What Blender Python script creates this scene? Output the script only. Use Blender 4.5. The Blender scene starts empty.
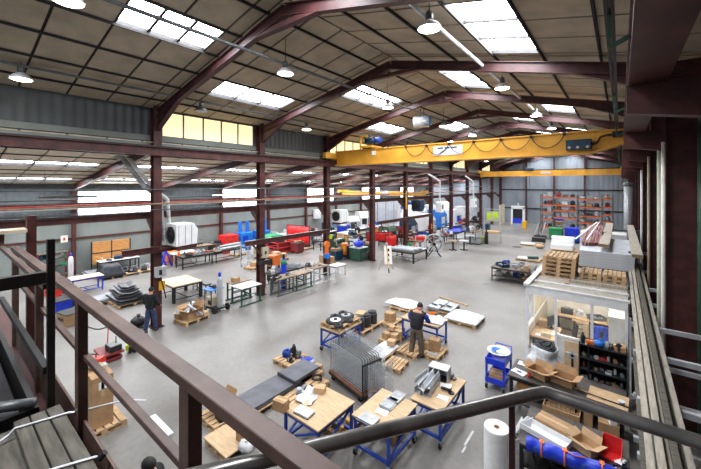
import bpy, math, random
from mathutils import Vector, Matrix
random.seed(7)
scene = bpy.context.scene
COL = scene.collection
PI = math.pi

# ---------------------------------------------------------------- camera
EYE = 5.7
FOC, HX, HY = 337.0, 350.5, 185.0
YAW = math.radians(38.7)
CY, SY = math.cos(YAW), math.sin(YAW)
cam = bpy.data.cameras.new('camera')
cam.sensor_width = 36
cam.lens = FOC / 701 * 36
cam.shift_y = -(234.5 - HY) / 701
cam.clip_start = 0.05
cam.clip_end = 300
cam_o = bpy.data.objects.new('camera', cam)
COL.objects.link(cam_o)
cam_o.location = (0, 0, EYE)
cam_o.rotation_euler = (PI / 2, 0, YAW)
scene.camera = cam_o

def at(px, py, z=0.0):
    """point of the photograph on the level plane z -> X, Y in the hall"""
    a = (px - HX) / FOC
    d = (EYE - z) / ((py - HY) / FOC)
    l = a * d
    return (l * CY - d * SY, l * SY + d * CY)

# ---------------------------------------------------------------- materials
MATS = {}
def mat(name, col, rough=0.6, metal=0.0, var=0.12, scale=6.0, bump=0.0, emit=None, alpha=1.0, trans=0.0, col2=None, stretch=None):
    m = bpy.data.materials.new(name)
    m.use_nodes = True
    nt = m.node_tree
    b = nt.nodes['Principled BSDF']
    b.inputs['Roughness'].default_value = rough
    b.inputs['Metallic'].default_value = metal
    if emit:
        b.inputs['Base Color'].default_value = (*col, 1)
        b.inputs['Emission Color'].default_value = (*col, 1)
        b.inputs['Emission Strength'].default_value = emit
        MATS[name] = m
        return m
    tc = nt.nodes.new('ShaderNodeTexCoord')
    mp = nt.nodes.new('ShaderNodeMapping')
    if stretch: mp.inputs['Scale'].default_value = stretch
    nt.links.new(tc.outputs['Object'], mp.inputs[0])
    n = nt.nodes.new('ShaderNodeTexNoise')
    n.inputs['Scale'].default_value = scale
    n.inputs['Detail'].default_value = 4
    nt.links.new(mp.outputs[0], n.inputs['Vector'])
    r = nt.nodes.new('ShaderNodeValToRGB')
    c2 = col2 or tuple(max(0, c * (1 - 2 * var)) for c in col)
    c1 = tuple(min(1, c * (1 + var)) for c in col)
    r.color_ramp.elements[0].position = 0.32
    r.color_ramp.elements[1].position = 0.68
    r.color_ramp.elements[0].color = (*c2, 1)
    r.color_ramp.elements[1].color = (*c1, 1)
    nt.links.new(n.outputs['Fac'], r.inputs[0])
    nt.links.new(r.outputs[0], b.inputs['Base Color'])
    if bump:
        bp = nt.nodes.new('ShaderNodeBump')
        bp.inputs['Strength'].default_value = bump
        bp.inputs['Distance'].default_value = 0.02
        nt.links.new(n.outputs['Fac'], bp.inputs['Height'])
        nt.links.new(bp.outputs[0], b.inputs['Normal'])
    if alpha < 1: b.inputs['Alpha'].default_value = alpha
    if trans: b.inputs['Transmission Weight'].default_value = trans
    MATS[name] = m
    return m

mat('red_steel', (0.080, 0.022, 0.020), 0.5, 0, 0.25, 3)
mat('roof_steel', (0.075, 0.024, 0.026), 0.5, 0, 0.2, 2)
mat('rail_steel', (0.105, 0.062, 0.050), 0.45, 0, 0.25, 7, 0.08, col2=(0.06, 0.032, 0.027))
mat('dark_steel', (0.018, 0.017, 0.018), 0.5, 0.2, 0.2, 6)
mat('black', (0.010, 0.010, 0.012), 0.55, 0, 0.2, 8)
mat('rubber', (0.012, 0.012, 0.012), 0.85, 0, 0.2, 8)
mat('grey_steel', (0.15, 0.16, 0.165), 0.4, 0.5, 0.15, 5)
mat('tube_steel', (0.19, 0.18, 0.172), 0.28, 0.65, 0.2, 9)
mat('light_steel', (0.44, 0.46, 0.48), 0.4, 0.1, 0.1, 5)
mat('galvanised', (0.36, 0.38, 0.40), 0.35, 0.3, 0.15, 12)
mat('sheet_grey', (0.13, 0.135, 0.16), 0.38, 0.15, 0.15, 3)
mat('sheet_dark', (0.045, 0.05, 0.06), 0.4, 0.4, 0.2, 4)
mat('sheet_bright', (0.52, 0.55, 0.60), 0.4, 0.05, 0.08, 2)
mat('white_paint', (0.78, 0.79, 0.80), 0.45, 0, 0.04, 4)
mat('white_dull', (0.60, 0.61, 0.62), 0.6, 0, 0.08, 5)
mat('paper', (0.85, 0.86, 0.87), 0.8, 0, 0.03, 9)
mat('film', (0.72, 0.74, 0.77), 0.25, 0, 0.14, 9, 0.3)
mat('foam', (0.80, 0.81, 0.82), 0.7, 0, 0.05, 10, 0.1)
mat('plywood', (0.55, 0.39, 0.23), 0.65, 0, 0.10, 4, 0, stretch=(1, 6, 1))
mat('pale_wood', (0.62, 0.51, 0.37), 0.7, 0, 0.12, 4, 0, stretch=(6, 1, 1))
mat('pallet_wood', (0.50, 0.33, 0.18), 0.8, 0, 0.2, 5)
mat('orange_wood', (0.52, 0.24, 0.07), 0.6, 0, 0.15, 3, 0, stretch=(1, 1, 5))
mat('grey_wood', (0.105, 0.095, 0.075), 0.8, 0, 0.25, 5, 0.2, stretch=(1, 8, 1))
mat('grey_plank', (0.40, 0.36, 0.30), 0.75, 0, 0.15, 5, 0, stretch=(6, 1, 1))
mat('card', (0.42, 0.25, 0.125), 0.8, 0, 0.10, 6)
mat('card_light', (0.55, 0.37, 0.21), 0.8, 0, 0.08, 6)
mat('tape', (0.50, 0.36, 0.2), 0.3, 0, 0.05, 6)
mat('bench_top', (0.055, 0.048, 0.043), 0.5, 0, 0.25, 4)
mat('bench_wood', (0.30, 0.22, 0.15), 0.65, 0, 0.2, 4)
mat('blue_paint', (0.012, 0.06, 0.38), 0.4, 0, 0.12, 5)
mat('vivid_blue', (0.008, 0.04, 0.62), 0.4, 0, 0.1, 5)
mat('sky_blue', (0.012, 0.17, 0.62), 0.4, 0, 0.1, 5)
mat('navy', (0.006, 0.035, 0.075), 0.4, 0.1, 0.15, 6)
mat('red_paint', (0.62, 0.03, 0.02), 0.4, 0, 0.12, 5)
mat('vivid_red', (0.75, 0.02, 0.02), 0.45, 0, 0.1, 4)
mat('dull_red', (0.22, 0.025, 0.03), 0.5, 0, 0.15, 4)
mat('orange', (0.75, 0.16, 0.015), 0.45, 0, 0.1, 5)
mat('rack_orange', (0.72, 0.12, 0.02), 0.5, 0, 0.12, 5)
mat('yellow', (0.80, 0.42, 0.02), 0.45, 0, 0.1, 4)
mat('crane_yellow', (0.74, 0.36, 0.035), 0.45, 0, 0.10, 1.2)
mat('lime', (0.50, 0.68, 0.02), 0.45, 0, 0.1, 5)
mat('green', (0.012, 0.25, 0.09), 0.5, 0, 0.12, 5)
mat('dark_green', (0.02, 0.07, 0.045), 0.5, 0, 0.15, 5)
mat('olive', (0.06, 0.09, 0.05), 0.5, 0, 0.2, 5)
mat('pale_green', (0.42, 0.46, 0.34), 0.5, 0, 0.1, 4)
mat('cream', (0.70, 0.69, 0.63), 0.55, 0, 0.06, 4)
mat('beige', (0.48, 0.42, 0.31), 0.7, 0, 0.06, 4)
mat('skin', (0.50, 0.25, 0.17), 0.55, 0, 0.06, 8)
mat('hair', (0.012, 0.009, 0.008), 0.7, 0, 0.2, 20)
mat('black_cloth', (0.012, 0.014, 0.018), 0.9, 0, 0.25, 12, 0.2)
mat('khaki', (0.13, 0.095, 0.065), 0.9, 0, 0.2, 10, 0.2)
mat('denim', (0.035, 0.055, 0.13), 0.9, 0, 0.25, 10, 0.2)
mat('blue_cloth', (0.015, 0.05, 0.42), 0.85, 0, 0.25, 8, 0.3)
mat('strap', (0.55, 0.57, 0.60), 0.5, 0, 0.1, 12)
mat('glass', (0.85, 0.9, 0.9), 0.02, 0, 0.0, 1, alpha=0.05)
mat('clear_film', (0.75, 0.78, 0.8), 0.2, 0, 0.2, 6, 0.3, alpha=0.30)
mat('lamp_glow', (1.0, 0.90, 0.72), emit=9)
mat('cabin_glow', (1.0, 0.95, 0.87), emit=26)
mat('brown_board', (0.22, 0.085, 0.05), 0.6, 0, 0.2, 5)
mat('tube_glow', (0.95, 1.0, 1.0), emit=6)
mat('skylight_pane', (0.93, 0.96, 1.0), emit=15)
mat('wall_glazing', (0.96, 0.97, 1.0), emit=3.6)
mat('amber_glazing', (1.0, 0.80, 0.45), emit=0.52)
mat('ceiling_panel', (0.44, 0.37, 0.275), 0.8, 0, 0.10, 1.5)
mat('aisle_panel_lit', (0.72, 0.63, 0.49), 0.8, 0, 0.08, 1.5)  # paler copy of the ceiling boards: light from below put into the colour
mat('ceiling_gap', (0.015, 0.014, 0.016), 0.8, 0, 0.1, 4)

def cladding(name, c, rib=0.33, axis=1, c2=None, panel=None):
    """profiled sheet cladding: ribs across the given axis, with weathering"""
    m = mat(name, c, 0.5, 0.1, 0.10, 0.8, stretch=(1, 1, 0.35))
    nt = m.node_tree
    b = nt.nodes['Principled BSDF']
    tc = nt.nodes.new('ShaderNodeTexCoord')
    sp = nt.nodes.new('ShaderNodeSeparateXYZ')
    nt.links.new(tc.outputs['Object'], sp.inputs[0])
    mu = nt.nodes.new('ShaderNodeMath'); mu.operation = 'MULTIPLY'; mu.inputs[1].default_value = 2 * PI / rib
    nt.links.new(sp.outputs[axis], mu.inputs[0])
    si = nt.nodes.new('ShaderNodeMath'); si.operation = 'SINE'
    nt.links.new(mu.outputs[0], si.inputs[0])
    bp = nt.nodes.new('ShaderNodeBump'); bp.inputs['Strength'].default_value = 0.35; bp.inputs['Distance'].default_value = 0.03
    nt.links.new(si.outputs[0], bp.inputs['Height'])
    nt.links.new(bp.outputs[0], b.inputs['Normal'])
    return m
cladding('clad_dark', (0.085, 0.098, 0.105), 0.3, 1)
cladding('clad_end', (0.25, 0.285, 0.325), 0.5, 0)
cladding('clad_right', (0.10, 0.055, 0.05), 0.4, 1)
cladding('block_wall', (0.215, 0.24, 0.225), 2.5, 1)

def floor_material():
    m = bpy.data.materials.new('concrete_floor'); m.use_nodes = True
    nt = m.node_tree; b = nt.nodes['Principled BSDF']
    tc = nt.nodes.new('ShaderNodeTexCoord')
    n1 = nt.nodes.new('ShaderNodeTexNoise'); n1.inputs['Scale'].default_value = 0.28; n1.inputs['Detail'].default_value = 7; n1.inputs['Roughness'].default_value = 0.6
    n2 = nt.nodes.new('ShaderNodeTexNoise'); n2.inputs['Scale'].default_value = 9; n2.inputs['Detail'].default_value = 5
    for n in (n1, n2): nt.links.new(tc.outputs['Object'], n.inputs['Vector'])
    r = nt.nodes.new('ShaderNodeValToRGB')
    r.color_ramp.elements[0].position = 0.3; r.color_ramp.elements[0].color = (0.130, 0.122, 0.112, 1)
    r.color_ramp.elements[1].position = 0.7; r.color_ramp.elements[1].color = (0.262, 0.250, 0.235, 1)
    nt.links.new(n1.outputs['Fac'], r.inputs[0])
    mx = nt.nodes.new('ShaderNodeMixRGB'); mx.blend_type = 'MULTIPLY'; mx.inputs[0].default_value = 0.35
    r2 = nt.nodes.new('ShaderNodeValToRGB')
    r2.color_ramp.elements[0].position = 0.35; r2.color_ramp.elements[0].color = (0.72, 0.72, 0.72, 1)
    r2.color_ramp.elements[1].position = 0.6
    nt.links.new(n2.outputs['Fac'], r2.inputs[0])
    nt.links.new(r.outputs[0], mx.inputs[1]); nt.links.new(r2.outputs[0], mx.inputs[2])
    nt.links.new(mx.outputs[0], b.inputs['Base Color'])
    mr = nt.nodes.new('ShaderNodeMapRange'); mr.inputs[3].default_value = 0.28; mr.inputs[4].default_value = 0.5
    nt.links.new(n1.outputs['Fac'], mr.inputs[0]); nt.links.new(mr.outputs[0], b.inputs['Roughness'])
    b.inputs['Specular IOR Level'].default_value = 0.45
    MATS['concrete_floor'] = m
floor_material()

# ---------------------------------------------------------------- mesh builder
class MB:
    def __init__(s): s.v = []; s.f = []
    def add(s, vs, fs):
        o = len(s.v); s.v += [tuple(v) for v in vs]; s.f += [tuple(i + o for i in f) for f in fs]; return s
    def box(s, x0, x1, y0, y1, z0, z1):
        return s.add([(x0,y0,z0),(x1,y0,z0),(x1,y1,z0),(x0,y1,z0),(x0,y0,z1),(x1,y0,z1),(x1,y1,z1),(x0,y1,z1)],
                     [(3,2,1,0),(4,5,6,7),(0,1,5,4),(1,2,6,5),(2,3,7,6),(3,0,4,7)])
    def cb(s, cx, cy, cz, sx, sy, sz, rz=0, rx=0, ry=0):
        M = Matrix.Rotation(rz, 3, 'Z') @ Matrix.Rotation(ry, 3, 'Y') @ Matrix.Rotation(rx, 3, 'X')
        vs = []
        for dz in (-.5, .5):
            for dx, dy in ((-.5,-.5),(.5,-.5),(.5,.5),(-.5,.5)):
                vs.append(Vector((cx,cy,cz)) + M @ Vector((dx*sx, dy*sy, dz*sz)))
        return s.add(vs, [(3,2,1,0),(4,5,6,7),(0,1,5,4),(1,2,6,5),(2,3,7,6),(3,0,4,7)])
    def frame(s, p, q, up=(0,0,1)):
        d = (Vector(q) - Vector(p)).normalized(); u = Vector(up)
        if abs(d.dot(u)) > 0.98: u = Vector((0,1,0)) if abs(d.y) < .9 else Vector((1,0,0))
        r = d.cross(u).normalized(); u = r.cross(d).normalized()
        return r, u
    def bar(s, p, q, w, h, up=(0,0,1)):
        r, u = s.frame(p, q, up); vs = []
        for e in (p, q):
            for a, b in ((-1,-1),(1,-1),(1,1),(-1,1)):
                vs.append(Vector(e) + r*(a*w/2) + u*(b*h/2))
        return s.add(vs, [(3,2,1,0),(4,5,6,7),(0,1,5,4),(1,2,6,5),(2,3,7,6),(3,0,4,7)])
    def ibeam(s, p, q, h, w, t=0.02, up=(0,0,1)):
        r, u = s.frame(p, q, up)
        for sg in (-1, 1):
            o = u * (sg * (h - t) / 2)
            s.bar(Vector(p)+o, Vector(q)+o, w, t, up)
        return s.bar(p, q, t, h - 2*t, up)
    def cyl(s, p, q, r, r2=None, n=12):
        r2 = r if r2 is None else r2
        a, u = s.frame(p, q); vs = []
        for e, rr in ((p, r), (q, r2)):
            for k in range(n):
                t = 2*PI*k/n; vs.append(Vector(e) + a*(rr*math.cos(t)) + u*(rr*math.sin(t)))
        fs = [(k, (k+1)%n, n+(k+1)%n, n+k) for k in range(n)]
        fs += [tuple(range(n-1, -1, -1)), tuple(range(n, 2*n))]
        return s.add(vs, fs)
    def tube(s, pts, r, n=8):
        pts = [Vector(p) for p in pts]; vs = []; fs = []
        prev = None
        for i, p in enumerate(pts):
            d = (pts[min(i+1, len(pts)-1)] - pts[max(i-1, 0)]).normalized()
            if prev is None:
                u = Vector((0,0,1)) if abs(d.z) < .95 else Vector((1,0,0))
                a = d.cross(u).normalized()
            else:
                a = (prev - d * prev.dot(d)).normalized()
            prev = a; u = a.cross(d).normalized()
            rr = r[i] if isinstance(r, (list, tuple)) else r
            for k in range(n):
                t = 2*PI*k/n; vs.append(p + a*(rr*math.cos(t)) + u*(rr*math.sin(t)))
        m = len(pts)
        for i in range(m-1):
            for k in range(n):
                fs.append((i*n+k, i*n+(k+1)%n, (i+1)*n+(k+1)%n, (i+1)*n+k))
        fs += [tuple(range(n-1,-1,-1)), tuple(range((m-1)*n, m*n))]
        return s.add(vs, fs)
    def lathe(s, prof, cx=0, cy=0, cz=0, n=20):
        vs = []; fs = []
        for r, z in prof:
            for k in range(n):
                t = 2*PI*k/n; vs.append((cx+r*math.cos(t), cy+r*math.sin(t), cz+z))
        m = len(prof)
        for i in range(m-1):
            for k in range(n):
                fs.append((i*n+k, i*n+(k+1)%n, (i+1)*n+(k+1)%n, (i+1)*n+k))
        fs += [tuple(range(n-1,-1,-1)), tuple(range((m-1)*n, m*n))]
        return s.add(vs, fs)
    def prism(s, poly, a0, a1, axis='z'):
        def P(u, v, w): return {'z': (u,v,w), 'y': (u,w,v), 'x': (w,u,v)}[axis]
        n = len(poly)
        vs = [P(u,v,a0) for u,v in poly] + [P(u,v,a1) for u,v in poly]
        fs = [(k,(k+1)%n,n+(k+1)%n,n+k) for k in range(n)] + [tuple(range(n-1,-1,-1)), tuple(range(n,2*n))]
        return s.add(vs, fs)
    def blob(s, cx, cy, cz, rx, ry, rz, jit=0.0, n=12, m=8):
        rd = random.Random(int(abs(cx*37+cy*91+cz*13)*100))
        prof = []; vs = [(cx, cy, cz - rz)]
        for i in range(1, m):
            ph = -PI/2 + PI*i/m
            for k in range(n):
                t = 2*PI*k/n; j = 1 + rd.uniform(-jit, jit)
                vs.append((cx+rx*math.cos(ph)*math.cos(t)*j, cy+ry*math.cos(ph)*math.sin(t)*j, cz+rz*math.sin(ph)*j))
        vs.append((cx, cy, cz + rz)); fs = []
        for k in range(n): fs.append((0, 1+(k+1)%n, 1+k))
        for i in range(m-2):
            for k in range(n):
                a = 1+i*n; fs.append((a+k, a+(k+1)%n, a+n+(k+1)%n, a+n+k))
        L = len(vs)-1; a = 1+(m-2)*n
        for k in range(n): fs.append((a+k, a+(k+1)%n, L))
        return s.add(vs, fs)
    def grid(s, fn, nu, nv):
        vs = [fn(i/nu, j/nv) for j in range(nv+1) for i in range(nu+1)]
        fs = [(j*(nu+1)+i, j*(nu+1)+i+1, (j+1)*(nu+1)+i+1, (j+1)*(nu+1)+i) for j in range(nv) for i in range(nu)]
        return s.add(vs, fs)
    def build(s, name, m, parent=None, bevel=0, smooth=False, solid=0, label=None):
        me = bpy.data.meshes.new(name)
        me.from_pydata(s.v, [], s.f); me.update()
        me.materials.append(MATS[m] if isinstance(m, str) else m)
        if smooth:
            me.polygons.foreach_set('use_smooth', [True]*len(me.polygons))
        o = bpy.data.objects.new(name, me); COL.objects.link(o)
        if parent is not None: o.parent = parent
        if solid:
            md = o.modifiers.new('thickness', 'SOLIDIFY'); md.thickness = solid; md.offset = 0
        if bevel:
            md = o.modifiers.new('bevel', 'BEVEL'); md.width = bevel; md.segments = 2; md.limit_method = 'ANGLE'
        if label: o['label'] = label
        return o

LABELS = {}
def tag(o, label, cat, group=None):
    o['label'] = label; o['category'] = cat
    if group: o['group'] = group
    LABELS.setdefault(label, []).append(o.name)
    return o
def thing(name, label, cat, loc=(0,0,0), rz=0.0, group=None):
    o = bpy.data.objects.new(name, None); COL.objects.link(o)
    o.empty_display_size = 0.2
    o.location = loc; o.rotation_euler = (0,0,rz)
    return tag(o, label, cat, group)
def solo(name, mb, m, label, cat, loc=(0,0,0), rz=0.0, group=None, **k):
    o = mb.build(name, m, None, **k); o.location = loc; o.rotation_euler = (0,0,rz)
    return tag(o, label, cat, group)
def struct(name, mb, m, parent=None, **k):
    o = mb.build(name, m, parent, **k)
    if parent is None: o['kind'] = 'structure'
    return o
def dup(root, loc, rz=0.0, label=None, group=None):
    r = root.copy(); COL.objects.link(r); r.location = loc; r.rotation_euler = (0,0,rz)
    if label:
        r['label'] = label
        LABELS.setdefault(label, []).append(r.name)
    if group: r['group'] = group
    for ch in list(root.children):
        c = ch.copy(); COL.objects.link(c); c.parent = r
        for g in list(ch.children):
            d = g.copy(); COL.objects.link(d); d.parent = c
    return r
ORD = ['nearest','second','third','fourth','fifth','sixth','seventh','eighth','ninth','tenth','eleventh']
# ================================================================ SETTING
XL, XR, XF, YE = -14.6, 1.0, -27.2, 56.0      # column row, right wall columns, aisle wall, end wall
RX, RZ, SL, SLR = -6.7, 10.5, 0.21, 0.236                  # ridge
def roof_z(X): return RZ - (SL if X < RX else SLR) * abs(X - RX)
def aisle_z(X): return 7.42 + 0.13 * (X - XL)
PB = 5.05                                     # bay length
FR = [0.65 + PB*k for k in range(12)]         # frame lines

struct('floor', MB().box(XF-0.4, 3.0, -6, YE+0.4, -0.2, 0), 'concrete_floor')

JY = [0, 1.1, 2.27, 3.43, 4.6, PB]
def slope_panels(x_of, n_rows, zfun, sky, JY=JY, short=False):
    """ceiling boards with dark joints; cells listed in sky stay open and get a roof light"""
    mb = MB(); win = {}
    for k in range(-1, 11):
        ys = 0.65 + PB*k
        for r in range(n_rows):
            xa, xb = x_of(r), x_of(r+1)
            for j in range(5):
                ya, yb = ys + JY[j], ys + JY[j+1]
                if ya > YE: continue
                yb = min(yb, YE)
                g = 0.035
                if 1 <= j <= 3 and (k, r) in sky and not (short and k == 0 and j == 1):
                    win.setdefault((k, r), [ya, yb, xa, xb])[1] = yb
                    continue
                x0, x1 = min(xa, xb)+g, max(xa, xb)-g
                za, zb = zfun(x0), zfun(x1)
                mb.add([(x0,ya+g,za),(x1,ya+g,zb),(x1,yb-g,zb),(x0,yb-g,za),(x0,ya+g,za+.05),(x1,ya+g,zb+.05),(x1,yb-g,zb+.05),(x0,yb-g,za+.05)],
                       [(3,2,1,0),(4,5,6,7),(0,1,5,4),(1,2,6,5),(2,3,7,6),(3,0,4,7)])
    return mb, win
WIN_N = [0]
def roof_light(w, zfun, bars=2):
    ya, yb, xa, xb = w
    x0, x1 = min(xa, xb), max(xa, xb)
    WIN_N[0] += 1
    f = MB()
    za, zb = zfun(x0), zfun(x1)
    def sl(p, q, ww=.05, hh=.10): f.bar(p, q, ww, hh)
    sl((x0,ya,za+.05),(x0,yb,za+.05)); sl((x1,ya,zb+.05),(x1,yb,zb+.05))
    sl((x0,ya,za+.05),(x1,ya,zb+.05)); sl((x0,yb,za+.05),(x1,yb,zb+.05))
    for b in range(1, bars+1):
        y = ya + (yb-ya)*b/(bars+1); sl((x0,y,za+.06),(x1,y,zb+.06), .075, .06)
    o = struct('window_%d' % WIN_N[0], f, 'dark_steel')
    p = MB().add([(x0,ya,za+.12),(x1,ya,zb+.12),(x1,yb,zb+.12),(x0,yb,za+.12)], [(3,2,1,0)])
    p.build('pane', 'skylight_pane', o)
HO_L = [0.0, 0.72, 2.01, 3.30, 4.59, 5.88, 7.17, 8.1]
HO_R = [0.0, 1.05, 2.35, 3.70, 5.0, 6.3, 7.5, 8.2]
JR = [0, 1.3, 2.45, 3.6, 4.8, PB]
skyL = {(k, 2 if k % 2 == 0 else 4) for k in range(-1, 11)}
skyR = {(k, 1 if k % 2 == 0 else 3) for k in range(-1, 11)}
for nm, sg, sky in (('ceiling', -1, skyL), ('ceiling', 1, skyR)):
    HO, JQ = (HO_L, JY) if sg < 0 else (HO_R, JR)
    mb, win = slope_panels(lambda r: RX + sg*HO[r], 7, roof_z, sky, JQ, sg < 0)
    struct('ceiling', mb, 'ceiling_panel')
    for w in win.values(): roof_light(w, roof_z)
    bk = MB()
    for k in range(-1, 11):          # dark liner above the boards, open over the roof lights
        ya, yb = 0.65+PB*k, min(0.65+PB+PB*k, YE)
        for r in range(7):
            xs = sorted((RX+sg*HO[r], RX+sg*HO[r+1]))
            for j0, j1 in ([(0,2 if sg < 0 and k == 0 else 1),(4,5)] if (k, r) in sky else [(0,5)]):
                y0, y1 = ya+JQ[j0], min(ya+JQ[j1], YE)
                bk.add([(xs[0],y0,roof_z(xs[0])+.06),(xs[1],y0,roof_z(xs[1])+.06),(xs[1],y1,roof_z(xs[1])+.06),(xs[0],y1,roof_z(xs[0])+.06)], [(0,1,2,3)])
    struct('ceiling', bk, 'ceiling_gap', solid=0.02)
    for r in range(1, 7):            # purlins
        x = RX + sg*HO[r]; z = roof_z(x) - 0.03
        struct('trim_1', MB().bar((x,-4.15,z),(x,YE,z), .05, .06), 'ceiling_gap')
# roof lights of the side aisle
AO = [XL - 0.1 - 1.25*i for i in range(11)]
skyA = {(k, 4) for k in range(-1, 11)} | {(k, 8) for k in range(-1, 11)}
mb, win = slope_panels(lambda r: AO[r], 10, aisle_z, skyA)
struct('ceiling', mb, 'aisle_panel_lit')
for w in win.values(): roof_light(w, aisle_z)
bk = MB()
for k in range(-1, 11):
    ya, yb = 0.65+PB*k, min(0.65+PB+PB*k, YE)
    for r in range(10):
        x1, x0 = AO[r], AO[r+1]
        for j0, j1 in ([(0,1),(4,5)] if (k, r) in skyA else [(0,5)]):
            y0, y1 = ya+JY[j0], min(ya+JY[j1], YE)
            bk.add([(x0,y0,aisle_z(x0)+.06),(x1,y0,aisle_z(x1)+.06),(x1,y1,aisle_z(x1)+.06),(x0,y1,aisle_z(x0)+.06)], [(0,1,2,3)])
struct('ceiling', bk, 'ceiling_gap', solid=0.02)
for r in range(1, 10):
    z = aisle_z(AO[r]) - 0.02
    struct('trim_2', MB().bar((AO[r],-4.15,z),(AO[r],YE,z), .035, .04), 'ceiling_gap')

# aisle wall: concrete panels below, dark profiled sheet above, glazed in every other bay
struct('wall_left', MB().box(XF-.25, XF, -4.15, YE, 0, 3.72), 'block_wall')
up = MB()
for k in range(-1, 11):
    ya, yb = 0.65+PB*k, min(0.65+PB+PB*k, YE)
    if k in (1, 3, 5, 7, 9):
        up.box(XF-.2, XF, ya, yb, 5.32, 5.9); up.box(XF-.2, XF, ya, ya+.25, 3.72, 5.32); up.box(XF-.2, XF, yb-.25, yb, 3.72, 5.32)
        WIN_N[0] += 1
        f = MB()
        for z in (3.75, 4.55, 5.30): f.box(XF-.12, XF-.04, ya+.25, yb-.25, z-.03, z+.03)
        for i in range(5):
            y = ya+.25+(yb-ya-.5)*i/4; f.box(XF-.12, XF-.04, y-.02, y+.02, 3.72, 5.32)
        o = struct('window_%d' % WIN_N[0], f, 'white_dull')
        MB().box(XF-.12, XF-.09, ya+.25, yb-.25, 3.74, 5.31).build('pane', 'wall_glazing', o)
    else:
        up.box(XF-.2, XF, ya, yb, 3.72, 5.9)
struct('wall_left', up, 'clad_dark')
# clerestory wall above the aisle roof
cl = MB(); gut = MB()
for k in range(-1, 11):
    ya, yb = 0.65+PB*k, min(0.65+PB+PB*k, YE)
    X0, X1 = XL-.32, XL-.22
    if k in (1, 3, 5, 7, 9):
        cl.box(X0, X1, ya, ya+.3, 7.7, 8.9); cl.box(X0, X1, yb-.3, yb, 7.7, 8.9)
        WIN_N[0] += 1
        f = MB()
        for i in range(6):
            y = ya+.3+(yb-ya-.6)*i/5; f.box(X1-.06, X1+.02, y-.03, y+.03, 7.7, 8.78)
        f.box(X1-.06, X1+.02, ya+.3, yb-.3, 7.68, 7.74); f.box(X1-.06, X1+.02, ya+.3, yb-.3, 8.72, 8.9)
        o = struct('window_%d' % WIN_N[0], f, 'grey_steel')
        MB().box(X1-.05, X1-.02, ya+.3, yb-.3, 7.7, 8.78).build('pane', 'amber_glazing', o)
    else:
        cl.box(X0, X1, ya, yb, 7.7, 8.9)
struct('wall_left', cl, 'clad_dark')
struct('trim_3', MB().box(XL-.34, XL-.16, -4.15, YE, 7.2, 7.70), 'block_wall', bevel=.01)
# end wall of the hall and the aisle, right wall
struct('wall_back', MB().prism([(XF-.25,0),(2.2,0),(2.2,8.9),(RX,10.8),(XL,9.0),(XL,7.5),(XF-.25,5.9)], YE, YE+.2, 'y'), 'clad_end')
for z in (2.2, 5.0, 7.9):
    struct('trim_4', MB().box(XL, 1.6, YE-.10, YE-.003, z-.08, z+.08), 'dark_steel')
struct('wall_right', MB().box(1.62, 1.75, -5, YE, 0, 8.9), 'clad_right')
for x in (-11.0, -7.4, -3.8):
    struct('trim_5', MB().ibeam((x,YE-.27,0),(x,YE-.27,9.6), .28, .2, .02, up=(0,1,0)), 'roof_steel')
for k, z in enumerate((2.3, 3.4)):
    struct('trim_6', MB().box(XF+.003, XF+.07, -4, YE-.3, z-.06, z+.06), 'red_steel')
for z in (1.3, 2.75, 3.5, 4.9, 6.4):
    struct('trim_7', MB().box(1.46, 1.6, 2, YE-.3, z-.09, z+.09), 'grey_steel')

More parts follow.
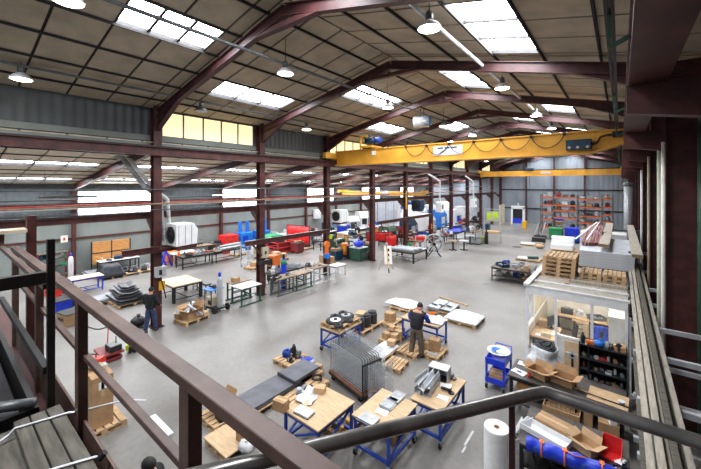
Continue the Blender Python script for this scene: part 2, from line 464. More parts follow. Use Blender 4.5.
# portal frames
def portal(Y, i):
    n = ['nearest','second','third','fourth','fifth','sixth','seventh','eighth','ninth','tenth','farthest'][i]
    t = thing('portal_frame', 'dark red steel portal frame spanning hall and aisle, %s one from the camera' % n, 'steel frame', (0, Y, 0), group='steel portal frames')
    c = MB().ibeam((XL,0,0),(XL,0,8.85), .34, .30, .022, up=(1,0,0))
    co = c.build('column', 'red_steel', t)
    pl = MB().box(XL-.24, XL+.24, -.22, .22, 0, .025); 
    for sx in (-1,1):
        for sy in (-1,1): pl.cyl((XL+sx*.2,sy*.17,.025),(XL+sx*.2,sy*.17,.06), .018, n=6)
    pl.build('base_plate', 'dark_steel', co)
    MB().ibeam((1.12,0,0),(1.12,0,8.55), .62, .26, .022, up=(1,0,0)).build('column', 'red_steel', t)
    zl = lambda x: roof_z(x) - .33
    MB().ibeam((XL+.1,0,zl(XL+.1)),(RX,0,zl(RX)), .30, .18, .02).build('rafter', 'roof_steel', t)
    MB().ibeam((RX,0,zl(RX)),(1.2,0,zl(1.2)), .30, .18, .02).build('rafter', 'roof_steel', t)
    h = MB(); h2 = MB(); h3 = MB()
    h.prism([(XL+.17,7.9),(XL+.17,zl(XL)-.1),(XL+1.9,zl(XL+1.9)-.15)], -.012, .012, 'y'); h.bar((XL+.17,0,7.88),(XL+1.9,0,zl(XL+1.9)-.17), .18, .02)
    h2.prism([(.82,7.9),(.82,zl(.82)-.1),(-1.0,zl(-1.0)-.13)], -.012, .012, 'y'); h2.bar((.82,0,7.88),(-1.0,0,zl(-1.0)-.15), .18, .02)
    h3.prism([(RX-1.2,zl(RX-1.2)-.16),(RX+1.2,zl(RX+1.2)-.16),(RX+.5,zl(RX)-.30),(RX-.5,zl(RX)-.30)], -.09, .09, 'y')
    h.build('haunch', 'roof_steel', t); h2.build('haunch', 'roof_steel', t); h3.build('apex_plate', 'roof_steel', t)
    MB().ibeam((XL-.17,0,aisle_z(XL)-.26),(XF+.3,0,aisle_z(XF+.3)-.26), .34, .18, .02).build('aisle_rafter', 'red_steel', t)
    MB().ibeam((XF+.17,0,0),(XF+.17,0,5.5), .26, .2, .018, up=(1,0,0)).build('aisle_column', 'red_steel', t)
    b = MB()                                  # runway brackets
    b.prism([(.81,6.965),(.06,6.965),(.06,6.62),(.81,6.5)], -.1, .1, 'y')
    b.build('bracket', 'red_steel', t); b = MB()
    b.prism([(XL-.17,4.32),(XL-.75,4.32),(XL-.75,4.22),(XL-.17,3.7)], -.08, .08, 'y')
    b.build('bracket', 'red_steel', t)
    return t
for i, Y in enumerate(FR[1:11] + [YE-.35]): portal(Y, i)

# crane runways
def beam(name, label, cat, p, q, h, w, m, **k):
    return solo(name, MB().ibeam(p, q, h, w, .022), m, label, cat, **k)
rb = thing('runway_beam', 'dark red crane runway beam along the left column row', 'steel beam', (XL,0,0))
MB().ibeam((.30,-3,7.03),(.30,YE-.5,7.03), .34, .24, .022).build('girder', 'red_steel', rb)
MB().box(.27,.33,-3,YE-.5,7.20,7.25).build('rail', 'dark_steel', rb)
rr = thing('runway_beam', 'dark brown crane runway beam along the right wall columns', 'steel beam', (.265,0,0))
MB().ibeam((0,1.2,7.28),(0,YE-.5,7.28), .62, .38, .024).build('girder', 'red_steel', rr)
MB().box(-.03,.03,1.2,YE-.5,7.59,7.64).build('rail', 'dark_steel', rr)
ar = thing('runway_beam', 'red aisle crane runway beam bracketed off the column row', 'steel beam', (XL-.6,0,0))
MB().ibeam((0,-3,4.43),(0,YE-.5,4.43), .22, .16, .02).build('girder', 'red_steel', ar)
MB().box(-.025,.025,-3,YE-.5,4.54,4.59).build('rail', 'dark_steel', ar)
ar = thing('runway_beam', 'red aisle crane runway beam along the far left wall', 'steel beam', (XF+.6,0,0))
MB().ibeam((0,-3,4.43),(0,YE-.5,4.43), .22, .16, .02).build('girder', 'red_steel', ar)
MB().box(-.025,.025,-3,YE-.5,4.54,4.59).build('rail', 'dark_steel', ar)
w = MB()
for Y in FR[1:11]: w.box(-.42,0,Y-.06,Y+.06,4.25,4.31)
w.build('wall_bracket', 'red_steel', ar)
# monorail lengths between the columns
for ya, yb, z, lb in ((4.4,7.2,3.15,'short red jib beam crossing the nearest left column'),
                      (9.6,15.7,2.82,'red monorail beam with grey top between second and third columns'),
                      (21.1,30.7,2.82,'red monorail beam between fourth and sixth columns')):
    t = thing('monorail_beam', lb, 'steel beam', (XL+.33,0,0))
    MB().ibeam((0,ya,z),(0,yb,z), .22, .14, .018).build('girder', 'red_steel', t)
    MB().box(-.06,.06,ya,yb,z+.11,z+.135).build('cover_strip', 'grey_steel' if z < 3 else 'red_steel', t)
    s_ = MB()
    if z < 3: s_.bar((0,ya+.45,z-.1),(-.1,ya+1.05,z-.75), .07, .07)
    s_.bar((0,ya+1.4,z),(-.2,ya+1.4,z), .08, .08)
    s_.build('brace', 'red_steel', t)

# pipes running along the column row and the walls
def pipe(label, pts, r, m, name='pipe', cat='pipe', n=8):
    return solo(name, MB().tube(pts, r, n), m, label, cat, smooth=True)
pipe('uppermost grey conduit pipe strapped along the left column row', [(XL+.25,-3,5.52),(XL+.25,52,5.52)], .03, 'grey_steel')
pipe('thick grey pipe under the conduit along the left column row', [(XL+.27,-3,4.95),(XL+.27,52,4.95)], .035, 'bench_wood')
pipe('thin white pipe low along the left column row', [(XL+.25,-3,4.72),(XL+.25,52,4.72)], .02, 'grey_steel')
pipe('white pipe clipped high on the far aisle wall', [(XF+.15,-3,3.55),(XF+.15,54,3.55)], .05, 'white_paint')
pipe('white pipe hung along the middle of the side aisle', [(-19.5,-3,4.62),(-19.5,50,4.62)], .035, 'white_paint')
pipe('grey pipe hung beside the white pipe in the side aisle', [(-20.2,-3,5.0),(-20.2,50,5.0)], .03, 'dark_steel')
pipe('red pipe hung along the side aisle below the roof lights', [(-19.0,-3,4.78),(-19.0,50,4.78)], .03, 'red_paint')
pipe('pale conduit pipe under the right roof slope', [(-3.35,0,9.42),(-3.35,54,9.42)], .05, 'white_dull')
pipe('grey conduit pipe under the left roof slope beside the ridge', [(-8.1,-1,9.45),(-8.1,54,9.45)], .05, 'grey_steel')
pipe('grey conduit pipe under the left eave of the hall roof', [(-13.0,-1,9.02),(-13.0,54,9.02)], .04, 'grey_steel')
pipe('cream drain pipe on the nearest visible right column', [(.78,10.66,0),(.78,10.66,6.7)], .045, 'cream')
pipe('pale green drain pipe beside the cream one on the right column', [(.74,10.96,0),(.74,10.96,6.6)], .055, 'pale_green')
pipe('green grey pipe at the far right edge of the wall', [(1.38,10.5,0),(1.38,10.5,8)], .07, 'dark_green')
pipe('thin pale pipe on the second right column', [(.77,15.68,0),(.77,15.68,6.7)], .04, 'beige')
pipe('slim white pipe on the third right column', [(.77,20.7,0),(.77,20.7,6.4)], .05, 'white_dull')
t = thing('flue', 'blue grey metal flue duct standing by the far right columns', 'duct', (.45,33,0))
MB().cyl((0,0,.3),(0,0,5.6),.26,n=16).build('duct', 'galvanised', t, smooth=True)
MB().lathe([(.26,0),(.34,.08),(.34,.2),(.05,.36)], 0,0,5.6).build('cowl', 'grey_steel', t)
MB().box(-.32,.32,-.32,.32,0,.3).build('base', 'grey_steel', t)
# crane conductor bars high on the right
t = thing('conductor_rail', 'dark crane power rail of twin bars hanging at upper right', 'power rail', (-.115,0,7.98))
for dx in (-.028,.032): MB().bar((dx,.8,0),(dx,54,0), .05, .13).build('bar', 'black', t)
for i, Y in enumerate(FR[1:10]):
    t2 = MB().bar((0,Y-.2,-.5),(.9,Y-.2,-.1), .05, .05).bar((0,Y-.2,-.5),(0,Y-.2,.0),.04,.04)
    t2.build('hanger', 'dark_green', t)
# ================================================================ CRANES, LAMPS, DUCTS
t = thing('overhead_crane', 'large yellow overhead travelling crane girder with blue control box across the hall', 'crane', (0,16.4,0))
g = MB().box(-14.1,-.75,-.2,.2,6.98,7.82).box(-14.25,-.7,-.26,.26,7.78,7.84).box(-14.2,-.9,-.28,.28,6.92,6.99)
g.prism([(-.75,6.98),(-.75,7.82),(.35,7.82),(.35,7.35)], -.2, .2, 'y')
g.bar((-.92,0,6.955),(.36,0,7.36), .56, .06)
g.build('girder', 'crane_yellow', t, bevel=.012)
for x, w in ((-14.25,1.2),(.28,1.2)):
    e = MB().box(x-.13,x+.13,-w,w,7.36,7.72)
    eo = e.build('end_carriage', 'crane_yellow' if x < 0 else 'dark_steel', t, bevel=.01)
    for sy in (-1,1): MB().cyl((x-.07,sy*w*.8,7.36),(x+.07,sy*w*.8,7.36), .11, n=14).build('wheel', 'dark_steel', eo)
bx = MB().box(-1.72,-.88,-.42,-.21,7.1,7.5).build('control_box', 'navy', t, bevel=.015)
for x in (-1.6,-1.32,-1.0): MB().cyl((x,-.42,7.19),(x,-.45,7.19), .055, n=12).build('indicator', 'light_steel', bx)
MB().tube([(-.88,-.3,7.3),(-.7,-.3,7.35),(-.6,-.3,7.55),(-.4,-.3,7.6),(-.2,-.3,7.6)], .04).build('cable', 'black', t, smooth=True)
MB().box(-.25,.2,-.42,-.22,7.5,7.72).build('drive_motor', 'black', t, bevel=.03)
MB().box(-11.35,-11.1,-.26,-.2,7.45,7.68).build('junction_box', 'white_paint', t)
sg = MB().box(-7.5,-6.0,-.225,-.205,7.2,7.66).build('sign_plate', 'white_paint', t)
lg = MB()
for a, b in ((-7.27,-6.97),(-6.91,-6.65),(-6.59,-6.27)): lg.box(a,b,-.232,-.226,7.53,7.60)
lg.bar((-7.25,-.229,7.24),(-6.8,-.229,7.52), .006, .05)
lg.build('lettering', 'navy', sg)
fe = MB(); nloop = 6
for i in range(nloop):
    a, b = -9.1+1.22*i, -9.1+1.22*(i+1)
    pts = [(a+(b-a)*k/8, -.27, 7.74-.50*math.sin(PI*k/8)**.7) for k in range(9)]
    fe.tube(pts, .016, 5)
fe.build('festoon_cable', 'black', t, smooth=True)
ft = MB()
for i in range(nloop+1): ft.box(-9.1+1.22*i-.05,-9.1+1.22*i+.05,-.3,-.2,7.72,7.82)
ft.build('cable_trolley', 'black', t)
h = thing('crane_hoist', 'blue and yellow hoist trolley riding on top of the large crane', 'hoist', (-11.6,16.4,7.84))
MB().box(-.45,.45,-.5,.5,.04,.16).build('trolley_frame', 'yellow', h)
MB().cyl((-.05,-.35,.42),(.55,-.35,.42), .20, n=16).build('drum', 'navy', h, smooth=True)
MB().cyl((.55,-.35,.42),(1.0,-.35,.42), .16, n=16).build('motor', 'blue_paint', h, smooth=True)
MB().box(-.45,-.38,-.5,-.4,.1,.75).box(-.45,.1,-.5,-.4,.66,.75).build('bracket', 'yellow', h)
for sy in (-.4,.4): MB().cyl((-.3,sy,.03),(.3,sy,.03), .05, n=10).build('wheel', 'dark_steel', h)
def small_crane(label, x0, x1, Y, z0, z1, name='overhead_crane'):
    t = thing(name, label, 'crane', (0,Y,0))
    MB().box(x0,x1,-.16,.16,z0,z1).box(x0,x1,-.22,.22,z0,z0+.06).build('girder', 'crane_yellow', t, bevel=.01)
    for x in (x0,x1): MB().box(x-.1,x+.1,-.9,.9,z1-.2,z1+.12).build('end_carriage', 'crane_yellow', t)
    xm = x0+(x1-x0)*.4
    ho = MB().box(xm-.4,xm+.4,-.3,.3,z1+.02,z1+.3).build('hoist', 'navy', t, bevel=.03)
    MB().tube([(xm,0,z0),(xm,0,z0-1.3)], .02, 5).build('chain', 'dark_steel', ho)
    MB().box(xm+1.2,xm+2.2,-.19,-.165,z0+.25,z0+.5).build('sign_plate', 'white_dull', t)
small_crane('smaller yellow overhead crane girder near the far end wall', -14.1, .1, 44.5, 6.75, 7.4)
small_crane('yellow crane girder inside the side aisle behind the columns', XF+.8, XL-.9, 31.5, 4.55, 5.0)

# high bay lamps
def high_bay(x, y, zb, drop, lit, label, group):
    t = thing('high_bay_lamp', label, 'lamp', (x,y,zb), group=group); t.scale = (.78,.78,.78); drop /= .78
    MB().lathe([(.33,0),(.335,.02),(.26,.12),(.12,.22),(.10,.22),(.24,.11),(.31,.02)], n=24).build('reflector', 'white_dull' if lit else 'dark_steel', t, smooth=True)
    MB().lathe([(.10,-.05),(.24,-.03),(.315,.004),(.31,.015),(.02,.016)], n=24).build('lens', 'lamp_glow' if lit else 'white_dull', t)
    MB().lathe([(.11,.2),(.11,.42),(.07,.5),(.02,.52)], n=14).build('housing', 'grey_steel', t, smooth=True)
    MB().cyl((0,0,.5),(0,0,drop), .012, n=6).build('suspension_rod', 'dark_steel', t)
rows = {-3.25: 'right', -8.0: 'middle', -13.1: 'left eave'}
LY = [1.6, 6.8, 12.6, 18.6, 23.5, 28.5, 33.5, 38.5, 43.5]
for x, rn in rows.items():
    for i, y in enumerate(LY):
        zb = 9.1 if x > -12 else 8.66
        lit = not (x < -12 and i == 1)
        lb = '%s round high bay lamp in the %s lamp row, %s from the camera' % ('glowing' if lit else 'unlit dark', rn, ORD[i])
        high_bay(x, y, zb, (roof_z(x) - .02 - zb), lit, lb, 'high bay lamps')
t = thing('roof_fan', 'white and black fan unit hung under the roof beside the ridge', 'fan', (-8.3,16.3,8.75))
MB().cyl((-.34,-.1,.3),(.4,.15,.3), .30, n=18).build('housing', 'light_steel', t, smooth=True)
MB().cyl((-.36,-.105,.3),(-.30,-.09,.3), .25, n=18).build('grille', 'black', t)
MB().cyl((0,0,.55),(0,0,1.0), .03, n=6).cyl((.2,0,.5),(.2,0,1.05),.02,n=6).build('hanger', 'dark_steel', t)
MB().box(.25,.55,-.15,.25,.1,.5).build('motor_box', 'navy', t)
for i, (x, y) in enumerate(((-22.5,4.6),(-20.6,12.6),(-21,22))):
    t = thing('tube_light', ['dark unlit tube light hung in the side aisle nearest the camera','tube light batten hanging behind the second column','tube light batten hanging far down the aisle'][i], 'lamp', (x,y,5.05), rz=PI/2, group='aisle tube lights')
    MB().box(-1.2,1.2,-.09,.09,0,.09).build('housing', 'dark_steel', t)
    MB().cyl((-1.15,0,-.03),(1.15,0,-.03), .025, n=8).build('tube', 'white_dull' if i == 0 else 'tube_glow', t)
    for sx in (-1,1): MB().cyl((sx,0,.09),(sx,0,aisle_z(x)-5.08), .008, n=5).build('wire', 'dark_steel', t)

# unit heaters by the columns
def heater(x, y, z, m, label, s=1.0, rz=0.0):
    t = thing('unit_heater', label, 'heater', (x,y,z), rz, 'unit heaters')
    MB().prism([(-.5*s,0),(-.5*s,1.05*s),(.35*s,1.05*s),(.55*s,.75*s),(.5*s,.05*s)], -.5*s, .5*s, 'y').build('casing', m, t, bevel=.02)
    f = MB()
    for k in range(6):
        a = PI/3*k; f.cb(-.56*s, .2*s*math.cos(a), .52*s+.2*s*math.sin(a), .03, .26*s, .1*s, rx=a+.5)
    gu = MB(); 
    for r in (.15,.27,.38): gu.tube([(-.6*s, r*s*math.cos(a*PI/10), .52*s+r*s*math.sin(a*PI/10)) for a in range(21)], .012, 5)
    gu.cyl((-.5*s,0,.52*s),(-.54*s,0,.52*s), .40*s, n=20).build('fan_guard', 'black', t)
    f.cyl((-.52*s,0,.52*s),(-.6*s,0,.52*s), .07*s, n=10).build('fan', 'dark_steel', t)
    lv = MB()
    for k in range(3): lv.box(-.38*s+.3*s*k,-.36*s+.3*s*k,-.505*s,-.49*s,.08*s,.97*s)
    lv.build('panel_seam', 'grey_steel' , t)
    MB().box(-.4*s,.4*s,-.45*s,.45*s,-.1,0).bar((-.45*s,0,-.05),(-1.0*s,0,-.05), .06,.06).build('support_shelf', 'red_steel', t)
heater(-13.9,6.40,3.28,'white_paint','big white unit heater with black fan beside the nearest left column', .84, rz=PI/2)
heater(-13.9,16.28,3.35,'white_paint','white unit heater with black fan beside the third column', .76, rz=PI/2)
heater(-13.85,26.75,3.5,'navy','dark navy unit heater beside the fifth column', .85, rz=PI/2)

def duct(label, pts, r, m):
    t = thing('flexible_duct', label, 'duct', pts[0])
    p0 = Vector(pts[0]); q = [Vector(p)-p0 for p in pts]
    # rounded corners
    fine = []
    for i in range(len(q)-1):
        for k in range(8): fine.append(q[i].lerp(q[i+1], k/8))
    fine.append(q[-1])
    rad = [r*(1.0 if k % 2 else .9) for k in range(len(fine))]
    MB().tube(fine, rad, 10).build('hose', m, t, smooth=True)
    c = MB()
    for k in (0, len(fine)//2, len(fine)-1):
        p = fine[k]; c.lathe([(r*1.12,-.03),(r*1.12,.03)], p.x, p.y, p.z, 12)
    c.build('clamp', 'galvanised', t)
duct('silver flexible duct bent from the aisle roof down the nearest column', [(-16.4,4.9,6.85),(-16.0,4.95,6.82),(-15.0,5.45,5.6),(-14.9,5.95,5.2),(-14.85,6.1,3.4)], .10, 'galvanised')
duct('second silver duct running beside the first at the nearest column', [(-16.5,5.2,6.8),(-16.0,5.25,6.75),(-15.0,5.8,5.5),(-15.0,6.3,5.1),(-15.0,6.4,3.7)], .08, 'white_dull')
# white jib arms carried on the columns
def jib(y, label):
    t = thing('jib_arm', label, 'jib crane', (XL+.62, y, 0), group='white jib arms')
    MB().bar((0,0,3.5),(0,0,6.1), .14, .14).bar((0,0,3.7),(-.45,0,3.7),.1,.1).bar((0,0,5.6),(-.45,0,5.6),.1,.1).build('mast', 'white_dull', t)
    MB().bar((0,0,6.1),(-.2,-2.2,6.75), .12, .16).build('boom', 'white_dull', t)
    MB().box(-.3,.3,-.35,.35,3.0,4.0).build('balance_box', 'white_paint', t, bevel=.02)
    MB().box(-.31,.31,-.2,.2,3.35,3.75).build('panel', 'grey_steel', t)
    MB().tube([(-.2,-2.1,6.6),(-.2,-2.1,4.8)], .02, 5).build('cable', 'black', t)
jib(31.6,'white jib arm with square white box on the sixth column')
jib(41.4,'white jib arm with white box on the eighth column')

# small fittings on the columns
def fitting(name, mb, m, label, cat, loc, **k): return solo(name, mb, m, label, cat, loc, **k)
fitting('warning_plate', MB().box(0,.03,-.12,.12,-.18,.18), 'yellow', 'yellow orange warning plate on the nearest left column', 'sign', (XL+.17,5.85,1.65))
t = thing('switch_box', 'grey switch cabinet clamped to the nearest left column', 'switch box', (XL+.3,5.75,2.05))
MB().box(-.12,.12,-.2,.18,0,.4).build('casing','light_steel',t,bevel=.01); MB().box(.12,.15,-.1,.0,.1,.3).build('handle','black',t)
MB().tube([(0,0,0),(.05,.1,-.5),(0,.2,-.9)],.025,6).build('cable','black',t)
t = thing('switch_box', 'beige switch cabinet on the second left column', 'switch box', (XL+.25,10.75,1.95))
MB().box(-.1,.1,-.1,.25,0,.55).build('casing','beige',t,bevel=.01); MB().box(.1,.13,0,.1,.2,.35).build('handle','black',t)
MB().box(-.12,.2,-.28,.28,-.32,-.12).build('cable_tray','black',t)
fitting('info_sign', MB().box(0,.02,-.17,.17,0,.42), 'cream', 'cream notice plate with red mark on the far left wall column', 'sign', (XF+.32,5.2,2.15))
MB().box(.021,.026,-.05,.05,.12,.30).build('red_mark','red_paint',bpy.data.objects['info_sign'])
t = thing('hose_reel', 'orange hose reel hung on the third left column', 'hose reel', (XL+.32,15.45,1.75)); t.scale = (.75,.7,.8)
MB().cyl((-.08,0,.3),(.12,0,.3),.28,n=18).build('drum','orange',t,smooth=False); MB().box(-.15,.15,-.1,.1,-.4,.05).build('bracket','orange',t)
MB().box(-.2,.2,-.2,.25,-.75,-.4).build('tray','sky_blue',t,bevel=.02)
fitting('round_gauge', MB().cyl((0,0,0),(.06,0,0),.14,n=14), 'lime', 'lime round plate on the third left column', 'sign', (XL+.17,15.95,2.4))
fitting('marker_plate', MB().box(0,.03,-.1,.1,0,1.6), 'yellow', 'tall yellow marker strip on the fifth left column', 'sign', (XL+.17,25.7,3.6))
fitting('marker_plate', MB().box(0,.03,-.12,.12,0,.5), 'orange', 'orange plate low on the sixth left column', 'sign', (XL+.17,30.7,1.4))

# ================================================================ PLATFORM IN THE FOREGROUND
struct('mezzanine_floor', MB().box(-6.2,-.1,-3,.46,4.08,4.2), 'dark_steel')
struct('mezzanine_beam', MB().ibeam((-6.2,.51,3.98),(.2,.51,3.98), .42, .14, .02), 'red_steel')
struct('mezzanine_beam', MB().ibeam((-6.0,.5,0),(-6.0,.5,3.77), .2, .2, .015, up=(1,0,0)), 'red_steel')
t = thing('guard_railing', 'brown steel guard railing crossing the whole foreground', 'railing', (0,0,4.2))
MB().box(-4.5,.35,.475,.530,.885,.92).build('top_rail', 'rail_steel', t, bevel=.004)
MB().box(-4.5,.35,.50,.530,.585,.611).build('mid_rail', 'rail_steel', t, bevel=.003)
for x in (.15,-1.03,-2.22,-3.32,-4.42):
    MB().box(x-.031,x+.031,.478,.522,0,.885).build('post', 'rail_steel', t, bevel=.003)
MB().box(-4.5,.35,.50,.512,0,.27).build('toe_board', 'rail_steel', t)
t = thing('gate_railing', 'dark short railing with tall square post inside the guard railing', 'railing', (-2.47,.42,4.2))
MB().box(-.017,.017,-.017,.017,0,1.2).build('post', 'dark_steel', t, bevel=.003)
MB().box(-1.9,-.021,-.03,.0,.92,.95).build('long_rail', 'rail_steel', t)
MB().box(-.02,.02,-1.6,-.021,.96,1.025).build('cross_rail', 'dark_steel', t, bevel=.003)
MB().box(-1.9,-.021,-.03,.0,.45,.49).build('lower_rail', 'dark_steel', t)
t = thing('corner_railing', 'railing return with pale wood capping at far left edge', 'railing', (-4.5,0,4.2))
MB().box(-.06,.06,-2.2,.43,.94,1.05).build('top_rail', 'rail_steel', t)
MB().box(-.10,.10,-2.2,.58,1.05,1.08).build('capping', 'pale_wood', t)
for y in (-.5,.1,.62): MB().box(-.035,.035,y-.035,y+.035,0 if y < .5 else -.2,1.05 if y < .5 else 1.2).build('post', 'red_steel', t)
t = thing('handrail', 'round grey steel tube handrail bent across the lower right foreground', 'railing', (0,0,0))
q = lambda px, py, z: (*at(px,py,z), z)
a0, a1, a2 = (-.98,.12,5.0), (-.205,1.30,5.0), (.62,1.32,5.0)
pts = [a0, tuple(a0[i]+(a1[i]-a0[i])*.5 for i in range(3)), tuple(a0[i]+(a1[i]-a0[i])*.96 for i in range(3)), tuple(a1[i]+(a2[i]-a1[i])*.006 for i in range(3)), tuple(a1[i]+(a2[i]-a1[i])*.06 for i in range(3)), tuple(a1[i]+(a2[i]-a1[i])*.5 for i in range(3)), a2]
MB().tube(pts, .0195, 16).build('tube', 'tube_steel', t, smooth=True)
MB().box(-.288,-.272,1.195,1.212,3.9,4.985).build('post', 'red_steel', t)
MB().box(.6,.63,1.30,1.33,3.9,4.985).build('post', 'red_steel', t)
MB().box(-.3,.66,1.17,1.36,3.84,3.9).build('kerb', 'red_steel', t)
# things lying on the platform
t = thing('steel_tray', 'black steel tray with tube handle on the platform at left edge', 'tray', (-3.2,.15,4.2))
MB().box(-.9,.62,-.5,.24,0,.03).box(-.9,.62,.21,.24,.03,.24).box(.59,.62,-.5,.21,.03,.24).box(-.9,-.87,-.5,.21,.03,.24).build('pan', 'dark_steel', t)
MB().tube([(.45,.0,.27),(.62,.22,.27)], .028, 10).build('handle', 'grey_steel', t, smooth=True)
MB().box(-.8,.5,-.45,.18,.04,.2).build('cover', 'black', t, bevel=.03)
t = thing('plank_bundle', 'weathered grey planks strapped in a bundle on the platform', 'timber', (-2.42,.26,4.2))
for k in range(3):
    MB().box(.02,1.2,.004+.063*k,.06+.063*k,.26,.30).build('plank', 'grey_wood', t, bevel=.003)
MB().box(-.0,1.25,-.14,.2,.20,.255).build('lower_board', 'grey_wood', t, bevel=.003)
MB().box(0,.1,-.1,.18,0,.20).box(1.0,1.1,-.1,.18,0,.20).build('support_block', 'grey_wood', t)
def ribbon(pts, w):
    m = MB()
    for p, q_ in zip(pts, pts[1:]): m.bar(p, q_, w, .004)
    return m
ribbon([(.12,-.10,.262),(.10,-.02,.285),(.10,.0,.306),(.16,.195,.306),(.18,.235,.30),(.26,.42,.30),(.34,.5,.29)], .013).build('strap', 'strap', t)
ribbon([(.52,-.02,.306),(.62,.195,.306),(.63,.22,.29)], .013).build('strap', 'strap', t)
for x, y in ((.185,.22),(.63,.205)): MB().cyl((x,y,.295),(x+.01,y+.02,.318), .014, n=8).build('buckle', 'black', t)
# ================================================================ KINDS OF THINGS
def pallet(x, y, label, rz=0.0, sx=.8, sy=1.2, z=0.0, m='pallet_wood', group='wooden pallets'):
    t = thing('pallet', label, 'pallet', (x,y,z), rz, group)
    d = MB(); n = max(5, int(sx/.14))
    for k in range(n):
        w = sx/n*.78; c = -sx/2 + sx*(k+.5)/n
        d.box(c-w/2, c+w/2, -sy/2, sy/2, .122, .144)
    for yy in (-sy/2+.05, 0, sy/2-.05): d.box(-sx/2, sx/2, yy-.05, yy+.05, .10, .122)
    d.build('deck', m, t)
    for yy in (-sy/2+.05, 0, sy/2-.05):
        b = MB()
        for xx in (-sx/2+.06, 0, sx/2-.06): b.box(xx-.06, xx+.06, yy-.05, yy+.05, .022, .10)
        b.box(-sx/2, sx/2, yy-.05, yy+.05, 0, .022)
        b.build('runner', m, t)
    return t
def carton(x, y, z, sx, sy, sz, label, rz=0.0, open_=False, m='card', group=None):
    t = thing('cardboard_box', label, 'box', (x,y,z), rz, group)
    if not open_:
        MB().box(-sx/2,sx/2,-sy/2,sy/2,0,sz).build('body', m, t, bevel=.006)
        tp = MB().box(-sx/2-.001,sx/2+.001,-.03,.03,sz,sz+.002)
        tp.box(-sx/2-.003,-sx/2-.001,-.03,.03,sz*.6,sz).box(sx/2+.001,sx/2+.003,-.03,.03,sz*.6,sz)
        tp.build('tape', 'tape', t)
    else:
        w = .008; b = MB()
        b.box(-sx/2,sx/2,-sy/2,sy/2,0,w)
        b.box(-sx/2,-sx/2+w,-sy/2,sy/2,w,sz).box(sx/2-w,sx/2,-sy/2,sy/2,w,sz).box(-sx/2+w,sx/2-w,-sy/2,-sy/2+w,w,sz).box(-sx/2+w,sx/2-w,sy/2-w,sy/2,w,sz)
        b.build('body', m, t)
        fl = min(sx,sy)*.42
        for k, (px, py, qx, qy, L) in enumerate(((-sx/2,0,-.8,0,sy),(sx/2,0,.8,0,sy),(0,-sy/2,0,-.8,sx),(0,sy/2,0,.35,sx))):
            up = .35 if k != 3 else .95
            p = Vector((px,py,sz)); q_ = p + Vector((qx,qy,up)).normalized()*fl
            s_ = Vector((0,1,0)) if qx else Vector((1,0,0))
            MB().add([p-s_*L/2, p+s_*L/2, q_+s_*L/2*.98, q_-s_*L/2*.98], [(0,1,2,3)]).build('flap', m, t, solid=.008)
    return t
def caster(t, x, y, r=.075, name='wheel'):
    w = MB().cyl((x-.02,y,r),(x+.02,y,r), r, n=14).build(name, 'rubber', t)
    MB().box(x-.035,x+.035,y-.04,y+.02,r*1.5,r*2.2).box(x-.035,x-.025,y-.03,y+.02,r*.8,r*1.6).box(x+.025,x+.035,y-.03,y+.02,r*.8,r*1.6).build('fork', 'galvanised', w)
def cart(x0, x1, y0, y1, h, label, frame='blue_paint', top='plywood', diag=True, group='blue framed carts', sheet=True):
    cx, cy = (x0+x1)/2, (y0+y1)/2; sx, sy = x1-x0, y1-y0
    t = thing('trolley_cart', label, 'cart', (cx,cy,0), 0, group)
    f = MB(); a, b = sx/2-.04, sy/2-.04; T = .055
    for z in (.22, h-.09):
        f.bar((-a,-b,z),(a,-b,z),T,T).bar((-a,b,z),(a,b,z),T,T).bar((-a,-b,z),(-a,b,z),T,T).bar((a,-b,z),(a,b,z),T,T)
    for xx in (-a,a):
        for yy in (-b,b): f.bar((xx,yy,.17),(xx,yy,h-.06),T,T)
        if diag: f.bar((xx,-b,.24),(xx,b,h-.11),T*.7,T*.7)
    if diag: f.bar((-a,-b,.24),(a,-b,h-.11),T*.7,T*.7)
    f.build('frame', frame, t)
    if sheet:
        MB().box(-sx/2,sx/2,-sy/2,sy/2,h-.055,h-.03).build('deck', 'pallet_wood', t)
        MB().box(-sx/2-.02,sx/2+.02,-sy/2-.02,sy/2+.02,h-.03,h).build('top_board', top, t, bevel=.004)
    for xx in (-a,a):
        for yy in (-b,b): caster(t, xx, yy)
    return t
